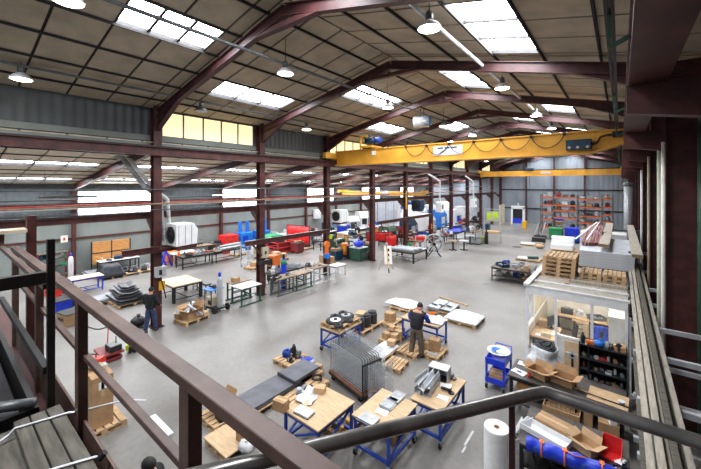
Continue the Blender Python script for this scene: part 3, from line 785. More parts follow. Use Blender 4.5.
def bench(x, y, sx, sy, h, label, leg='grey_steel', top='bench_wood', rz=0.0, style='legs', shelf=False, name='workbench', cat='workbench', group=None, tt=.04, lw=.06):
    t = thing(name, label, cat, (x,y,0), rz, group)
    MB().box(-sx/2,sx/2,-sy/2,sy/2,h-tt,h).build('tabletop', top, t, bevel=.005)
    a, b = sx/2-.08, sy/2-.06
    if style == 'legs':
        for xx in (-a,a):
            for yy in (-b,b): MB().bar((xx,yy,0),(xx,yy,h-tt),lw,lw).build('leg', leg, t)
        f = MB()
        f.bar((-a,-b,h-tt-.04),(a,-b,h-tt-.04),.04,.08).bar((-a,b,h-tt-.04),(a,b,h-tt-.04),.04,.08).bar((-a,-b,h-tt-.04),(-a,b,h-tt-.04),.04,.08).bar((a,-b,h-tt-.04),(a,b,h-tt-.04),.04,.08)
        f.bar((-a,-b,.14),(-a,b,.14),.03,.03).bar((a,-b,.14),(a,b,.14),.03,.03).bar((-a,0,.14),(a,0,.14),.03,.03)
        f.build('frame', leg, t)
    elif style == 'sled':                     # two end frames with floor skids
        for xx in (-a,a):
            g = MB().bar((xx,-sy/2-.05,.03),(xx,sy/2+.05,.03),.07,.05).bar((xx,-b,.03),(xx,-b,h-tt),lw,lw).bar((xx,b,.03),(xx,b,h-tt),lw,lw)
            g.bar((xx,-b,h-tt-.03),(xx,b,h-tt-.03),lw*.8,.05).bar((xx,-b,h*.55),(xx,b,h*.55),.04,.04)
            g.build('leg', leg, t)
        MB().bar((-a,0,h*.55),(a,0,h*.55),.04,.06).build('stretcher', leg, t)
    if shelf:
        MB().box(-a,a,-b,b,.28,.31).build('shelf', top, t)
    return t
def small(kind, x, y, z, m, label, s=1.0, rz=0.0, group=None):
    """small things that lie on benches, shelves and pallets"""
    L = (x, y, z)
    if kind == 'toolbox':
        t = thing('toolbox', label, 'toolbox', L, rz, group)
        MB().box(-.22*s,.22*s,-.11*s,.11*s,0,.16*s).build('body', m, t, bevel=.008)
        MB().prism([(-.12*s,.16*s),(.12*s,.16*s),(.07*s,.22*s),(-.07*s,.22*s)], -.22*s, .22*s, 'x').build('lid', m, t)
        MB().tube([(-.09*s,0,.21*s),(-.09*s,0,.28*s),(.09*s,0,.28*s),(.09*s,0,.21*s)], .012*s, 6).build('handle', 'black', t)
    elif kind == 'bucket':
        t = thing('bucket', label, 'bucket', L, rz, group)
        MB().lathe([(.11*s,0),(.14*s,.28*s),(.15*s,.28*s),(.15*s,.30*s),(.125*s,.30*s),(.10*s,.02*s)], n=16).build('body', m, t, smooth=True)
        MB().tube([(.145*s*math.cos(a*PI/8),0,.29*s+.05*s*math.sin(a*PI/8)) for a in range(9)], .006*s, 5).build('handle', 'grey_steel', t)
    elif kind == 'bottle':
        t = thing('bottle', label, 'bottle', L, rz, group)
        MB().lathe([(.045*s,0),(.05*s,.02*s),(.05*s,.16*s),(.02*s,.21*s)], n=12).build('body', m, t, smooth=True)
        MB().lathe([(.024*s,.205*s),(.024*s,.25*s)], n=10).build('cap', 'black', t)
    elif kind == 'coil':
        t = thing('cable_coil', label, 'coil', L, rz, group)
        MB().tube([((.17+.015*math.sin(k*1.3))*s*math.cos(k*PI/8), (.17+.015*math.sin(k*1.3))*s*math.sin(k*PI/8), (.02+.0016*k)*s) for k in range(49)], .015*s, 6).build('cable', m, t, smooth=True)
        MB().box(.13*s,.21*s,-.02*s,.02*s,.0,.11*s).build('tie', 'black', t)
    elif kind == 'vice':
        t = thing('bench_vice', label, 'vice', L, rz, group)
        MB().box(-.12*s,.12*s,-.09*s,.09*s,0,.05*s).box(-.1*s,.02*s,-.06*s,.06*s,.05*s,.2*s).build('body', m, t, bevel=.01)
        MB().box(.06*s,.12*s,-.07*s,.07*s,.1*s,.22*s).build('jaw', m, t, bevel=.006)
        MB().cyl((.12*s,0,.12*s),(.24*s,0,.12*s), .02*s, n=8).cyl((.23*s,-.11*s,.12*s),(.23*s,.11*s,.12*s), .01*s, n=6).build('screw', 'galvanised', t)
    elif kind == 'machine_part':
        t = thing('machine_part', label, 'machine part', L, rz, group)
        MB().prism([(-.2*s,0),(.2*s,0),(.2*s,.08*s),(.08*s,.1*s),(.06*s,.24*s),(-.12*s,.26*s),(-.2*s,.12*s)], -.12*s, .12*s, 'y').build('casting', m, t, bevel=.01)
        MB().cyl((-.03*s,-.15*s,.16*s),(-.03*s,.15*s,.16*s), .07*s, n=14).build('shaft', 'galvanised', t)
    elif kind == 'roll':
        t = thing('material_roll', label, 'roll', L, rz, group)
        MB().cyl((-.3*s,0,.09*s),(.3*s,0,.09*s), .09*s, n=16).build('roll', m, t, smooth=False, bevel=.005)
        MB().cyl((-.31*s,0,.09*s),(.31*s,0,.09*s), .03*s, n=10).build('core', 'card', t)
    elif kind == 'motor':
        t = thing('electric_motor', label, 'motor', L, rz, group)
        b = MB().cyl((-.16*s,0,.13*s),(.12*s,0,.13*s), .11*s, n=16)
        for k in range(7): b.cyl(((-.14+.04*k)*s,0,.13*s),((-.125+.04*k)*s,0,.13*s), .125*s, n=16)
        b.build('casing', m, t)
        MB().cyl((.12*s,0,.13*s),(.24*s,0,.13*s), .025*s, n=8).build('shaft', 'galvanised', t)
        MB().box(-.14*s,.1*s,-.11*s,.11*s,0,.02*s).box(-.05*s,.06*s,-.05*s,.05*s,.23*s,.30*s).build('foot', m, t)
    elif kind == 'tray':
        t = thing('storage_bin', label, 'bin', L, rz, group)
        sx, sy, h, w = .3*s, .2*s, .14*s, .01
        b = MB().box(-sx,sx,-sy,sy,0,w).box(-sx,-sx+w,-sy,sy,w,h).box(sx-w,sx,-sy,sy,w,h).box(-sx+w,sx-w,sy-w,sy,w,h).box(-sx+w,sx-w,-sy,-sy+w,w,h*.6)
        b.build('bin', m, t)
        c = MB(); rd = random.Random(int(abs(x*100+y*10)))
        for k in range(7): c.cb(rd.uniform(-.22,.22)*s, rd.uniform(-.13,.13)*s, .06*s, .12*s, .06*s, .08*s, rz=rd.uniform(0,3))
        c.build('contents', 'galvanised', t)
    elif kind == 'grinder':
        t = thing('power_tool', label, 'power tool', L, rz, group)
        MB().tube([(-.18*s,0,.06*s),(-.02*s,0,.07*s),(.12*s,0,.07*s)], [.035*s,.045*s,.05*s], 10).build('body', m, t, smooth=True)
        MB().cyl((.13*s,0,.01*s),(.13*s,0,.03*s), .085*s, n=16).build('disc', 'black', t)
        MB().cyl((.08*s,0,.07*s),(.08*s,.14*s,.08*s), .018*s, n=8).build('handle', 'black', t)
    elif kind == 'profiles':
        t = thing('metal_profiles', label, 'metal profiles', L, rz, group)
        for k in range(5): MB().cb((-.16+.08*k)*s, 0, .03*s, .06*s, 1.1*s, .05*s, rz=.04*(k-2)).build('profile', m, t)
    elif kind == 'bag':
        t = thing('plastic_bag', label, 'bag', L, rz, group)
        MB().blob(0,0,.14*s,.26*s,.2*s,.14*s,.12,14,9).build('bag', m, t, smooth=True)
        MB().cyl((0,0,.26*s),(.02*s,0,.34*s), .02*s, .06*s, n=8).build('neck', m, t)
    elif kind == 'paper':
        t = solo('paper_sheet', MB().grid(lambda u,v: ((u-.5)*.30*s,(v-.5)*.21*s,.004+.006*math.sin(5*u)*math.cos(4*v)), 6, 5), m, label, 'paper', L, rz, group, solid=.002)
    elif kind == 'spool':
        t = thing('wire_spool', label, 'spool', L, rz, group)
        MB().cyl((0,0,0),(0,0,.02*s), .15*s, n=18).cyl((0,0,.14*s),(0,0,.16*s), .15*s, n=18).build('flange', m, t)
        MB().cyl((0,0,.02*s),(0,0,.14*s), .11*s, n=16).build('wire', 'galvanised', t)
    return t
def gas_bottle(x, y, m, label, h=1.45, r=.11, z=0.0, collar=None, cap='blue_paint', group=None):
    t = thing('gas_bottle', label, 'gas bottle', (x,y,z), 0, group)
    MB().lathe([(r*.9,0),(r,.03),(r,h*.82),(r*.8,h*.90),(r*.35,h*.95)], n=18).build('cylinder', m, t, smooth=True)
    if collar: MB().lathe([(r*1.01,h*.76),(r*1.01,h*.83),(r*.82,h*.90)], n=18).build('collar', collar, t, smooth=True)
    MB().lathe([(r*.38,h*.94),(r*.5,h*.96),(r*.5,h*1.05),(r*.25,h*1.08)], n=12).build('valve_cap', cap, t)
    return t
def machine(x, y, sx, sy, h, m, label, rz=0.0, m2='black', name='machine', z=0.0, cat='machine', group=None):
    """floor standing machine: plinth, body with sloped hood, guard window, panel, beacon"""
    t = thing(name, label, cat, (x,y,z), rz, group)
    MB().box(-sx/2,sx/2,-sy/2,sy/2,0,.12*h).build('plinth', m2, t)
    MB().prism([(-sy/2,.12*h),(sy/2,.12*h),(sy/2,h),(-sy*.2,h),(-sy/2,.72*h)], -sx/2, sx/2, 'x').build('body', m, t, bevel=.015)
    MB().box(-sx*.36,sx*.14,-sy/2-.012,-sy/2+.01,.34*h,.66*h).build('door_panel', m2, t)
    MB().box(sx*.22,sx*.42,-sy/2-.06,-sy/2,.45*h,.70*h).build('control_panel', 'light_steel', t)
    MB().cyl((sx*.35,sy*.2,h),(sx*.35,sy*.2,h*1.1), .03, n=8).build('beacon', 'orange', t)
    return t
def tub(x, y, m, label, r=.19, h=.4, z=0.0, group=None):
    t = thing('tub', label, 'tub', (x,y,z), 0, group)
    MB().lathe([(r*.85,0),(r,h*.1),(r*1.02,h*.55),(r,h*.85),(r*.8,h)], n=18).build('body', m, t, smooth=True)
    MB().lathe([(r*.83,h),(r*.86,h+.02),(r*.86,h+.05),(r*.3,h+.06)], n=18).build('lid', m, t)
    return t

# ---------------------------------------------------------------- people
def skinned(name, joints, edges, m, parent=None, levels=2, root=0):
    """joints: (x,y,z,r); grown into one continuous surface"""
    me = bpy.data.meshes.new(name)
    me.from_pydata([j[:3] for j in joints], edges, []); me.update()
    o = bpy.data.objects.new(name, me); COL.objects.link(o)
    md = o.modifiers.new('skin', 'SKIN')
    for i, j in enumerate(joints):
        sv = me.skin_vertices[0].data[i]
        r = j[3]
        sv.radius = r if isinstance(r, (tuple, list)) else (r, r)
        sv.use_root = (i == root)
    md.use_smooth_shade = True
    sb = o.modifiers.new('subdivision', 'SUBSURF'); sb.levels = levels; sb.render_levels = levels
    dg = bpy.context.evaluated_depsgraph_get()
    new = bpy.data.meshes.new_from_object(o.evaluated_get(dg))
    o.modifiers.clear(); o.data = new; new.name = name
    new.materials.clear(); new.materials.append(MATS[m])
    new.polygons.foreach_set('use_smooth', [True]*len(new.polygons))
    if parent is not None: o.parent = parent
    return o
def person(x, y, rz, label, pose, top='black_cloth', legs='denim', sleeve=None, shoes='black', hat=False):
    """figure faces +Y in its own frame; pose gives joint positions in metres"""
    t = thing('person', label, 'person', (x,y,0), rz)
    J = dict(pelvis=(0,0,.95), waist=(0,.0,1.08), chest=(0,.0,1.30), neck=(0,.01,1.49), head=(0,.03,1.60), crown=(0,.02,1.70),
             shl=(-.19,0,1.42), ell=(-.26,-.02,1.14), wrl=(-.27,.06,.89), shr=(.19,0,1.42), elr=(.26,-.02,1.14), wrr=(.27,.06,.89),
             hil=(-.09,0,.92), knl=(-.10,.02,.50), anl=(-.10,-.02,.09), hir=(.09,0,.92), knr=(.10,.02,.50), anr=(.10,-.02,.09))
    J.update(pose)
    v = {k: Vector(p) for k, p in J.items()}
    jl = []; ix = {}
    def add(k, p, r): ix[k] = len(jl); jl.append((*p, r)); return ix[k]
    E = []
    add('pelvis', v['pelvis'], (.155,.11)); add('waist', v['waist'], (.145,.10)); add('chest', v['chest'], (.17,.115))
    add('upper', v['chest'].lerp(v['neck'], .55), (.15,.10)); add('neck', v['neck'], (.058,.058)); add('head', v['head'], (.078,.095)); add('crown', v['crown'], (.06,.075))
    E += [(ix[a], ix[b]) for a, b in (('pelvis','waist'),('waist','chest'),('chest','upper'),('upper','neck'),('neck','head'),('head','crown'))]
    for sd in 'lr':
        add('sh'+sd, v['sh'+sd], .062); add('el'+sd, v['el'+sd], .045); add('wr'+sd, v['wr'+sd], .030)
        E += [(ix['upper'], ix['sh'+sd]), (ix['sh'+sd], ix['el'+sd]), (ix['el'+sd], ix['wr'+sd])]
        d = (v['wr'+sd]-v['el'+sd]).normalized(); side = d.cross(Vector((0,0,1)) if abs(d.z) < .9 else Vector((0,1,0))).normalized(); nr = d.cross(side).normalized()
        palm = v['wr'+sd] + d*.07; add('pa'+sd, palm, (.036,.020)); E.append((ix['wr'+sd], ix['pa'+sd]))
        for f in range(4):
            o = side*(.03-.02*f); L = (.072,.085,.08,.062)[f]
            a = add('f%d1%s'%(f,sd), palm + o + d*.035, .0105); b = add('f%d2%s'%(f,sd), palm + o*1.15 + d*(.035+L*.55) + nr*.012, .0095); c_ = add('f%d3%s'%(f,sd), palm + o*1.2 + d*(.035+L*.95) + nr*.034, .008)
            E += [(ix['pa'+sd], a), (a, b), (b, c_)]
        a = add('t1'+sd, v['wr'+sd]+d*.04+side*.042, .013); b = add('t2'+sd, v['wr'+sd]+d*.085+side*.066+nr*.012, .010)
        E += [(ix['wr'+sd], a), (a, b)]
        add('hi'+sd, v['hi'+sd], .092); add('kn'+sd, v['kn'+sd], .062); add('an'+sd, v['an'+sd], .036)
        toe = v['an'+sd] + Vector((.01 if sd == 'r' else -.01, .11, -.05)); add('to'+sd, toe, (.028,.018))
        E += [(ix['pelvis'], ix['hi'+sd]), (ix['hi'+sd], ix['kn'+sd]), (ix['kn'+sd], ix['an'+sd]), (ix['an'+sd], ix['to'+sd])]
    skinned('body', jl, E, 'skin', t)
    hd = v['head']; up = (v['crown']-v['neck']).normalized()
    fwd = Vector((0,1,0)); fwd = (fwd - up*fwd.dot(up)).normalized(); rt = fwd.cross(up)
    def hp(a, b, c_): return hd + rt*a + fwd*b + up*c_
    hr = MB(); c0 = hp(0,-.018,.045)
    hr.blob(c0.x, c0.y, c0.z, .088, .104, .098, .05, 16, 10)
    hr.build('hair', 'hair', t, smooth=True)
    MB().tube([hp(0,.085,.02), hp(0,.118,-.02), hp(0,.09,-.03)], [.010,.016,.012], 8).build('nose', 'skin', t, smooth=True)
    for sx in (-1,1):
        e = hp(sx*.083,-.0,0); MB().blob(e.x, e.y, e.z, .014, .024, .032, 0, 8, 6).build('ear', 'skin', t, smooth=True)
    for sx in (-1,1):
        e = hp(sx*.032,.086,.018); MB().blob(e.x, e.y, e.z, .012, .009, .008, 0, 8, 6).build('eye', 'black', t, smooth=True)
    mo = hp(0,.088,-.052); MB().cb(mo.x, mo.y, mo.z, .045, .012, .008).build('mouth', 'dull_red', t)
    # clothes
    cj = []; cx_ = {}
    def ca(k, p, r): cx_[k] = len(cj); cj.append((*p, r))
    ca('pelvis', v['pelvis']+Vector((0,0,-.10)), (.212,.165)); ca('waist', v['waist'], (.208,.16)); ca('chest', v['chest'], (.225,.165)); ca('upper', v['chest'].lerp(v['neck'], .55), (.19,.135)); ca('collar', v['neck']+Vector((0,0,-.01)), (.078,.078))
    CE = [(0,1),(1,2),(2,3),(3,4)]
    for sd in 'lr':
        ca('sh'+sd, v['sh'+sd], .095 if sleeve is None else .072); CE.append((3, cx_['sh'+sd]))
        if sleeve is None:
            ca('el'+sd, v['el'+sd], .075); ca('wr'+sd, v['wr'+sd].lerp(v['el'+sd], .06), .052); CE += [(cx_['sh'+sd], cx_['el'+sd]), (cx_['el'+sd], cx_['wr'+sd])]
        else:
            ca('st'+sd, v['sh'+sd].lerp(v['el'+sd], .10), .066); CE.append((cx_['sh'+sd], cx_['st'+sd]))
    skinned('jacket' if sleeve is None else 'vest', cj, CE, top, t)
    if sleeve:
        for sd in 'lr':
            skinned('sleeve', [(*v['sh'+sd], .09), (*v['el'+sd], .074), (*v['wr'+sd].lerp(v['el'+sd], .12), .052)], [(0,1),(1,2)], sleeve, t)
    lj = [(*v['waist'], (.165,.12)), (*(v['pelvis']+Vector((0,0,-.03))), (.175,.13))]; LE = [(0,1)]
    for sd in 'lr':
        b = len(lj)
        lj += [(*v['hi'+sd], .125), (*v['kn'+sd], .094), (*(v['an'+sd]+Vector((0,0,.0))), .078)]
        LE += [(1,b),(b,b+1),(b+1,b+2)]
    skinned('trousers', lj, LE, legs, t, root=1)
    for sd in 'lr':
        a = v['an'+sd]
        skinned('shoe', [(a.x,a.y-.04,a.z-.035,(.052,.05)), (a.x,a.y+.06,a.z-.045,(.052,.042)), (a.x,a.y+.16,a.z-.052,(.045,.034))], [(0,1),(1,2)], shoes, t, levels=2)
    return t
# ================================================================ CENTRE OF THE FLOOR
SINK = 0.0
# --- blue cart with plywood top, two stacks of grey sheet parts
cart(-4.42,-3.52,5.60,6.74,.85,'blue framed cart with plywood top holding two grey part stacks')
def sheet_stack(x, y, z, sx, sy, n, m, label, rz=0.0, group=None, step=.012, jit=.03):
    t = thing('sheet_stack', label, 'sheet metal', (x,y,z), rz, group)
    rd = random.Random(int(abs(x*77+y*31)))
    for k in range(n):
        s_ = MB(); dx, dy = rd.uniform(-jit,jit), rd.uniform(-jit,jit)
        s_.box(-sx/2+dx,sx/2+dx,-sy/2+dy,sy/2+dy,k*step,k*step+step*.75)
        s_.box(-sx/2+dx,sx/2+dx,-sy/2+dy,-sy/2+dy+.012,k*step,k*step+step*2.2)
        s_.build('sheet', m, t)
    return t
x, y = at(400,398,.87); sheet_stack(x-.08,y,.852,.26,.42,3,'galvanised','grey sheet part stack at the back of the plywood cart')
x, y = at(388,404,.87); sheet_stack(x,y+.04,.852,.26,.42,3,'galvanised','grey sheet part stack lying beside the back one on plywood cart',rz=.05)
x, y = at(368,419,.87); sheet_stack(x,y,.852,.36,.30,4,'galvanised','grey folded sheet parts at the near end of the plywood cart')
x, y = at(382,411,.87); small('paper',x,y,.853,'paper','white paper sheet between the part stacks on plywood cart',.9,.2)
# --- blue cart on the right with the tall white profiles
cart(-3.72,-3.0,6.86,8.30,.85,'blue framed cart carrying tall white channel profiles')
t = thing('channel_stack', 'white and grey folded channels stacked on the right blue cart', 'sheet metal', (-3.62,7.45,.852), .0)
def channel(L, w, h, tt=.012):
    m = MB(); m.box(-w/2,w/2,-L/2,L/2,0,tt); m.box(-w/2,-w/2+tt,-L/2,L/2,tt,h); m.box(w/2-tt,w/2,-L/2,L/2,tt,h); return m
for dx, dz, ry, L, mm in ((-.05,.0,0,.75,'light_steel'),(.12,.0,.0,.72,'sheet_bright'),(.03,.14,.35,.80,'white_dull'),(.14,.17,-.25,.66,'sheet_bright'),(-.09,.16,.2,.6,'light_steel')):
    o = channel(L,.16,.13).build('channel', mm, t); o.location = (dx,0,dz); o.rotation_euler = (0,ry,.06*dx*10)
t = thing('cabinet_cover', 'large white open metal cover standing at the back of right cart', 'metal cover', (-3.55,8.02,.852), .1)
MB().box(-.24,.24,-.16,.16,.28,.30).box(-.24,-.225,-.16,.16,0,.28).box(.225,.24,-.16,.16,0,.28).box(-.225,.225,.15,.16,0,.28).build('shell','sheet_bright',t,bevel=.006)
MB().box(-.2,.2,-.14,.14,.0,.012).build('base_plate','black',t)
x, y = at(446,385,.87); small('paper',x,y,.853,'paper','white paper sheet at the middle of the right blue cart',.9,.4)
x, y = at(443,397,.87); small('paper',x,y,.853,'paper','white paper sheet at the near right of the channel cart',.8,.1)
x, y = at(452,378,.87); small('machine_part',x,y,.852,'grey_steel','small grey casting beside papers on the right cart',.5)
x, y = at(447,391,.87); small('grinder',x,y,.852,'dark_steel','dark hand tool lying between papers on the right cart',.8)
# --- cart on the left, half hidden by the railing
cart(-5.72,-4.66,4.80,5.94,.85,'blue framed cart with plywood top beside the big railing', group='blue framed carts')
x, y = at(281,409,.86); carton(x,y,.852,.30,.20,.22,'small brown carton standing on the cart beside the railing',.2)
x, y = at(277,402,.86); carton(-5.50,5.72,.852,.25,.2,.13,'pale low carton lying behind the small brown carton',.5,m='card_light')
t = thing('white_case', 'flat white case with dark edge on the cart beside railing', 'case', (*at(304,411,.9),.852), .1)
MB().box(-.20,.20,-.12,.12,.012,.06).build('case','white_paint',t,bevel=.01); MB().box(-.205,.205,-.125,.125,0,.012).build('base','black',t)
MB().box(-.1,.1,-.12,-.118,.02,.05).build('label','paper',t)
t = solo('film_sheet', MB().grid(lambda u,v: ((u-.5)*.42,(v-.5)*.62,.02+.05*math.sin(7*u+3*v)*math.sin(5*v+1)+.02*math.sin(17*u)), 16, 20), 'film', 'crumpled clear film lying on the cart beside the railing', 'film', (*at(309,395,.88),.86), .3, solid=.003)
x, y = at(300,393,.86); small('machine_part',x,y,.852,'light_steel','grey bracket under the crumpled film on the cart',.5,1.0)
# second low table beside it: stacked boards on a pallet
pallet(-4.30,6.08+.7,'wooden pallet carrying loose plywood between the two plywood carts',0,.9,.8)
solo('plywood_board', MB().box(-.42,.42,-.36,.36,0,.03), 'plywood', 'loose plywood board on the pallet between carts', 'board', (-4.32,6.8,.146), .03, bevel=.003)
# pallet with black and yellow brackets near the left cart
bx, by = at(343,420,.15); pallet(bx,by,'wooden pallet of brackets beside the plywood cart',0,.7,.9)
rd = random.Random(3)
names = ['black bracket','grey bracket','yellow fitting','white clip']
for k in range(9):
    u, v = (k % 3 - 1)*.20, (k//3 - 1)*.26
    mm = ['black','grey_steel','yellow','black','light_steel','yellow','black','white_dull','grey_steel'][k]
    lb = '%s part on the bracket pallet, %s row %s' % ({'black':'black','grey_steel':'grey','yellow':'yellow','light_steel':'light grey','white_dull':'white'}[mm], ['near','middle','far'][k//3], ['left','centre','right'][k % 3])
    small('machine_part', bx+u, by+v, .146, mm, lb, .42, rd.uniform(0,3), 'parts on the bracket pallet')
# --- long dark sheets on the floor by the railing
pallet(-7.3,5.5,'wooden pallet under the near half of dark sheets',0,.8,1.2)
pallet(-7.3,6.75,'wooden pallet under the far half of dark sheets',0,.8,1.2)
sheet_stack(-7.34,5.62,.146,.74,1.75,6,'sheet_grey','long dark grey sheet stack nearest the railing on floor pallets',0,None,.02,.012)
sheet_stack(-7.30,6.72,.26,.70,1.0,4,'sheet_grey','shorter dark grey sheet stack overlapping the long one',0,None,.02,.012)
# parts pallet between sheets and cart
px_, py_ = at(303,386,.15); pallet(px_,py_,'wooden pallet of black profiles beside the dark sheets',0,.8,1.3)
for k in range(6):
    lb = 'black metal profile bundle on profile pallet, %s from the dark sheets' % ORD[k]
    small('profiles', px_-.30+.115*k, py_+rd.uniform(-.06,.06), .146, ['black','sheet_dark','black','galvanised','black','sheet_dark'][k], lb, .26, rd.uniform(-.2,.2)+PI*.5*(k % 2)*.2, 'profile bundles')
small('coil', px_+.1, py_+.45, .172, 'black', 'black cable coil on top of the black profiles', .8)
# --- two small pallets with blue parts
px_, py_ = at(291,357,.15); pallet(px_,py_,'wooden pallet of black parts with blue motor in open floor',0,.78,.85)
small('motor', px_-.12, py_-.05, .146, 'blue_paint', 'blue electric motor on the black parts pallet', .85, .4)
for k,(u,v,mm) in enumerate(((.2,-.2,'black'),(.22,.12,'sheet_dark'),(-.2,.28,'black'),(.05,.3,'grey_steel'))):
    small('machine_part', px_+u, py_+v, .146, mm, '%s block part on the blue motor pallet at its %s' % ({'black':'black','sheet_dark':'charcoal','grey_steel':'grey'}[mm], ['near right','far right','far left','far edge'][k]), .55, k*.8, 'blocks on the motor pallet')
gas_bottle(px_+.05, py_+.08, 'black', 'short black cylinder upright on the blue motor pallet', .38, .07, .146, cap='black')
px_, py_ = at(306,367,.15); pallet(px_,py_,'wooden pallet of white parts beside the blue motor pallet',0,.62,.85)
small('toolbox', px_-.12, py_+.15, .146, 'vivid_blue', 'bright blue box on the white parts pallet', .8, .6)
small('profiles', px_+.08, py_-.05, .146, 'white_dull', 'white metal strips on the small open floor pallet', .5, .9)
small('machine_part', px_+.1, py_+.2, .146, 'light_steel', 'light grey part beside the bright blue box', .6, .3)

# --- trolley of wire mesh panels
TX, TY, TR = -5.88, 7.50, -.24
def tr(u, v): return (TX + u*math.cos(TR) - v*math.sin(TR), TY + u*math.sin(TR) + v*math.cos(TR))
t = thing('panel_trolley', 'low wooden trolley loaded with upright wire mesh racks', 'trolley', (TX,TY,0), TR)
MB().box(-.77,.77,-.34,.34,.20,.25).build('deck', 'brown_board', t, bevel=.005)
MB().bar((-.77,-.32,.17),(.77,-.32,.17),.05,.06).build('chassis_bar', 'dark_steel', t)
MB().bar((-.77,.32,.17),(.77,.32,.17),.05,.06).build('chassis_bar', 'dark_steel', t)
for sx in (-.62,.62):
    for sy in (-.26,.26): caster(t, sx, sy, .085)
e_ = MB()
for sy in (-.32,.32): e_.bar((.765,sy,.2),(.765,sy,1.02),.03,.03)
e_.bar((.765,-.32,1.0),(.765,.32,1.0),.03,.03); e_.build('end_stanchion', 'dark_steel', t)
def mesh_panel(x, y, label, w=1.46, h=.90, bars=14):
    t = thing('wire_mesh_rack', label, 'wire rack', (x,y,.252), TR, 'wire frames on the trolley')
    r = .10; fr = []
    for cx_, cz, a0 in ((w/2-r,h-r,0),(-w/2+r,h-r,PI/2)):
        for k in range(5): fr.append((cx_+r*math.cos(a0+PI/2*k/4), 0, cz+r*math.sin(a0+PI/2*k/4)))
    MB().tube([(w/2,0,0)]+fr+[(-w/2,0,0)], .012, 6).build('outer_tube', 'grey_steel', t, smooth=True)
    m = MB()
    for k in range(bars):
        z = .05+(h-.12)*k/(bars-1); m.cyl((-w/2+.01,0,z),(w/2-.01,0,z), .0105, n=5)
    m.build('cross_wires', 'galvanised', t)
    return t
p0 = mesh_panel(*tr(0,-.29), 'wire mesh rack on the trolley, front one of the upright row')
wn = ['second','third','fourth','fifth','sixth','seventh','rear']
for k in range(7):
    dup(p0, (*tr(.006*(k%3), -.29+.082*(k+1)), .252), TR, 'wire mesh rack on the trolley, %s one counted from the front' % wn[k])
for k,(u,v,hh) in enumerate(((.90,.05,1.0),(.96,.32,.95))):
    solo('clear_sheet', MB().box(-.006,.006,-.30,.30,0,hh), 'clear_film', ['clear plastic sheet leaning at the right end of frames','second clear plastic sheet behind the first leaning one'][k], 'plastic sheet', (*tr(u,v), .02), TR+.1*k)
solo('clear_sheet', MB().grid(lambda u,v: ((u-.5)*1.75, .006*math.sin(9*u), v*1.06), 14, 8), 'clear_film', 'clear film sheet standing behind the last wire frame', 'plastic sheet', (*tr(.05,.325), .252), TR, solid=.004)

# --- cart with dark discs, pallet with tubs behind
cart(-8.10,-7.22,8.42,9.62,.82,'blue framed cart loaded with round black discs', diag=True)
rt_ = pallet(-7.66,9.02,'wooden pallet lying on the cart under black discs',0,.86,1.15,.822)
def disc_part(x, y, z, r, label, hub, tilt=0):
    t = thing('round_disc', label, 'disc', (x,y,z), 0, 'black discs on the cart')
    pr = []
    for k in range(28):
        a = 2*PI*k/28; rr = r*(1 if k % 2 else .92); pr.append((rr*math.cos(a), rr*math.sin(a)))
    MB().prism(pr, 0, .07).build('ring', 'sheet_dark', t, bevel=.004)
    MB().cyl((0,0,.07),(0,0,.078), r*.55, n=20).build('face_plate', hub, t)
    MB().cyl((0,0,.078),(0,0,.11), r*.2, n=12).build('hub', 'black', t)
    return t
disc_part(-7.70,8.78,.968,.34,'black toothed disc with white face nearest on the disc cart','paper')
disc_part(-7.70,9.35,.968,.30,'black toothed disc with grey face at far end of disc cart','light_steel')
for k,(u,v) in enumerate(((-.33,.06),(.30,.06),(-.3,.48),(.30,-.48))):
    disc_part(-7.66+u,9.02+v,.968,.16,'small all black disc on the disc cart at its %s' % ['left edge','right edge','far left corner','near right corner'][k],'sheet_dark')
px_, py_ = at(366,327,.1); pallet(px_,py_,'wooden pallet holding black tubs beside the disc cart',0,.62,1.25)
for k in range(3): tub(px_, py_-.42+.42*k, 'sheet_dark', 'black round tub on the tub pallet, %s of three' % ['near one','middle one','far one'][k], .2, .42, .146, 'black tubs')
carton(px_-.22,py_-.05,.60,.34,.42,.05,'flat pale carton across the tops of black tubs',.3,m='card_light')
# --- small pallets with cartons
px_, py_ = at(391,321.5,.1); pallet(px_,py_,'small pallet with one carton beyond the tubs',0,.62,.9)
carton(px_-.02,py_-.02,.146,.36,.36,.34,'single brown carton on the pallet beyond the tubs',.1)
px_, py_ = at(394,337,.1); pallet(px_,py_,'small pallet with a cluster of cartons left of the man',0,.62,1.15)
for k,(u,v,s_,z) in enumerate(((-.12,-.3,.26,.146),(.16,-.22,.24,.146),(-.1,.05,.28,.146),(.15,.12,.25,.146),(.02,.38,.28,.146),(-.02,-.1,.2,.40))):
    carton(px_+u,py_+v,z,s_,s_,.2 if z < .2 else .14,'small carton in the cluster left of the man, %s' % ['near left','near right','mid left','mid right','far end','top one'][k],rd.uniform(-.3,.3),m='card_light' if k % 2 else 'card',group='cartons left of the man')
px_, py_ = at(383,352,.1); pallet(px_,py_,'pallet of white wrapped strips behind the wire frames',0,.7,1.2)
solo('wrapped_strips', MB().grid(lambda u,v: ((u-.5)*.6,(v-.5)*1.05,.02+.05*math.sin(PI*u)*math.sin(PI*v)+.015*math.sin(23*u)), 18, 12), 'film', 'white film wrapped strips behind the wire frames', 'film', (px_,py_,.16), 0, solid=.02)
carton(px_+.12,py_+.35,.25,.26,.24,.16,'carton with white flaps on the wrapped strips',.3,m='card_light')
px_, py_ = at(396,364,.1); pallet(px_,py_,'empty pallet corner just right of the wire frames',.1,.6,.7)
px_, py_ = at(390,347,.1)
px_, py_ = at(411,350,.1); pallet(px_,py_,'empty pallet directly behind the standing man',0,.75,.8)
px_, py_ = at(433,351.5,.1); pallet(px_,py_,'pallet with carton at the right of the standing man',0,.75,.85)
carton(px_+.02,py_+.1,.146,.34,.34,.36,'brown carton with white side right of the man',.2)
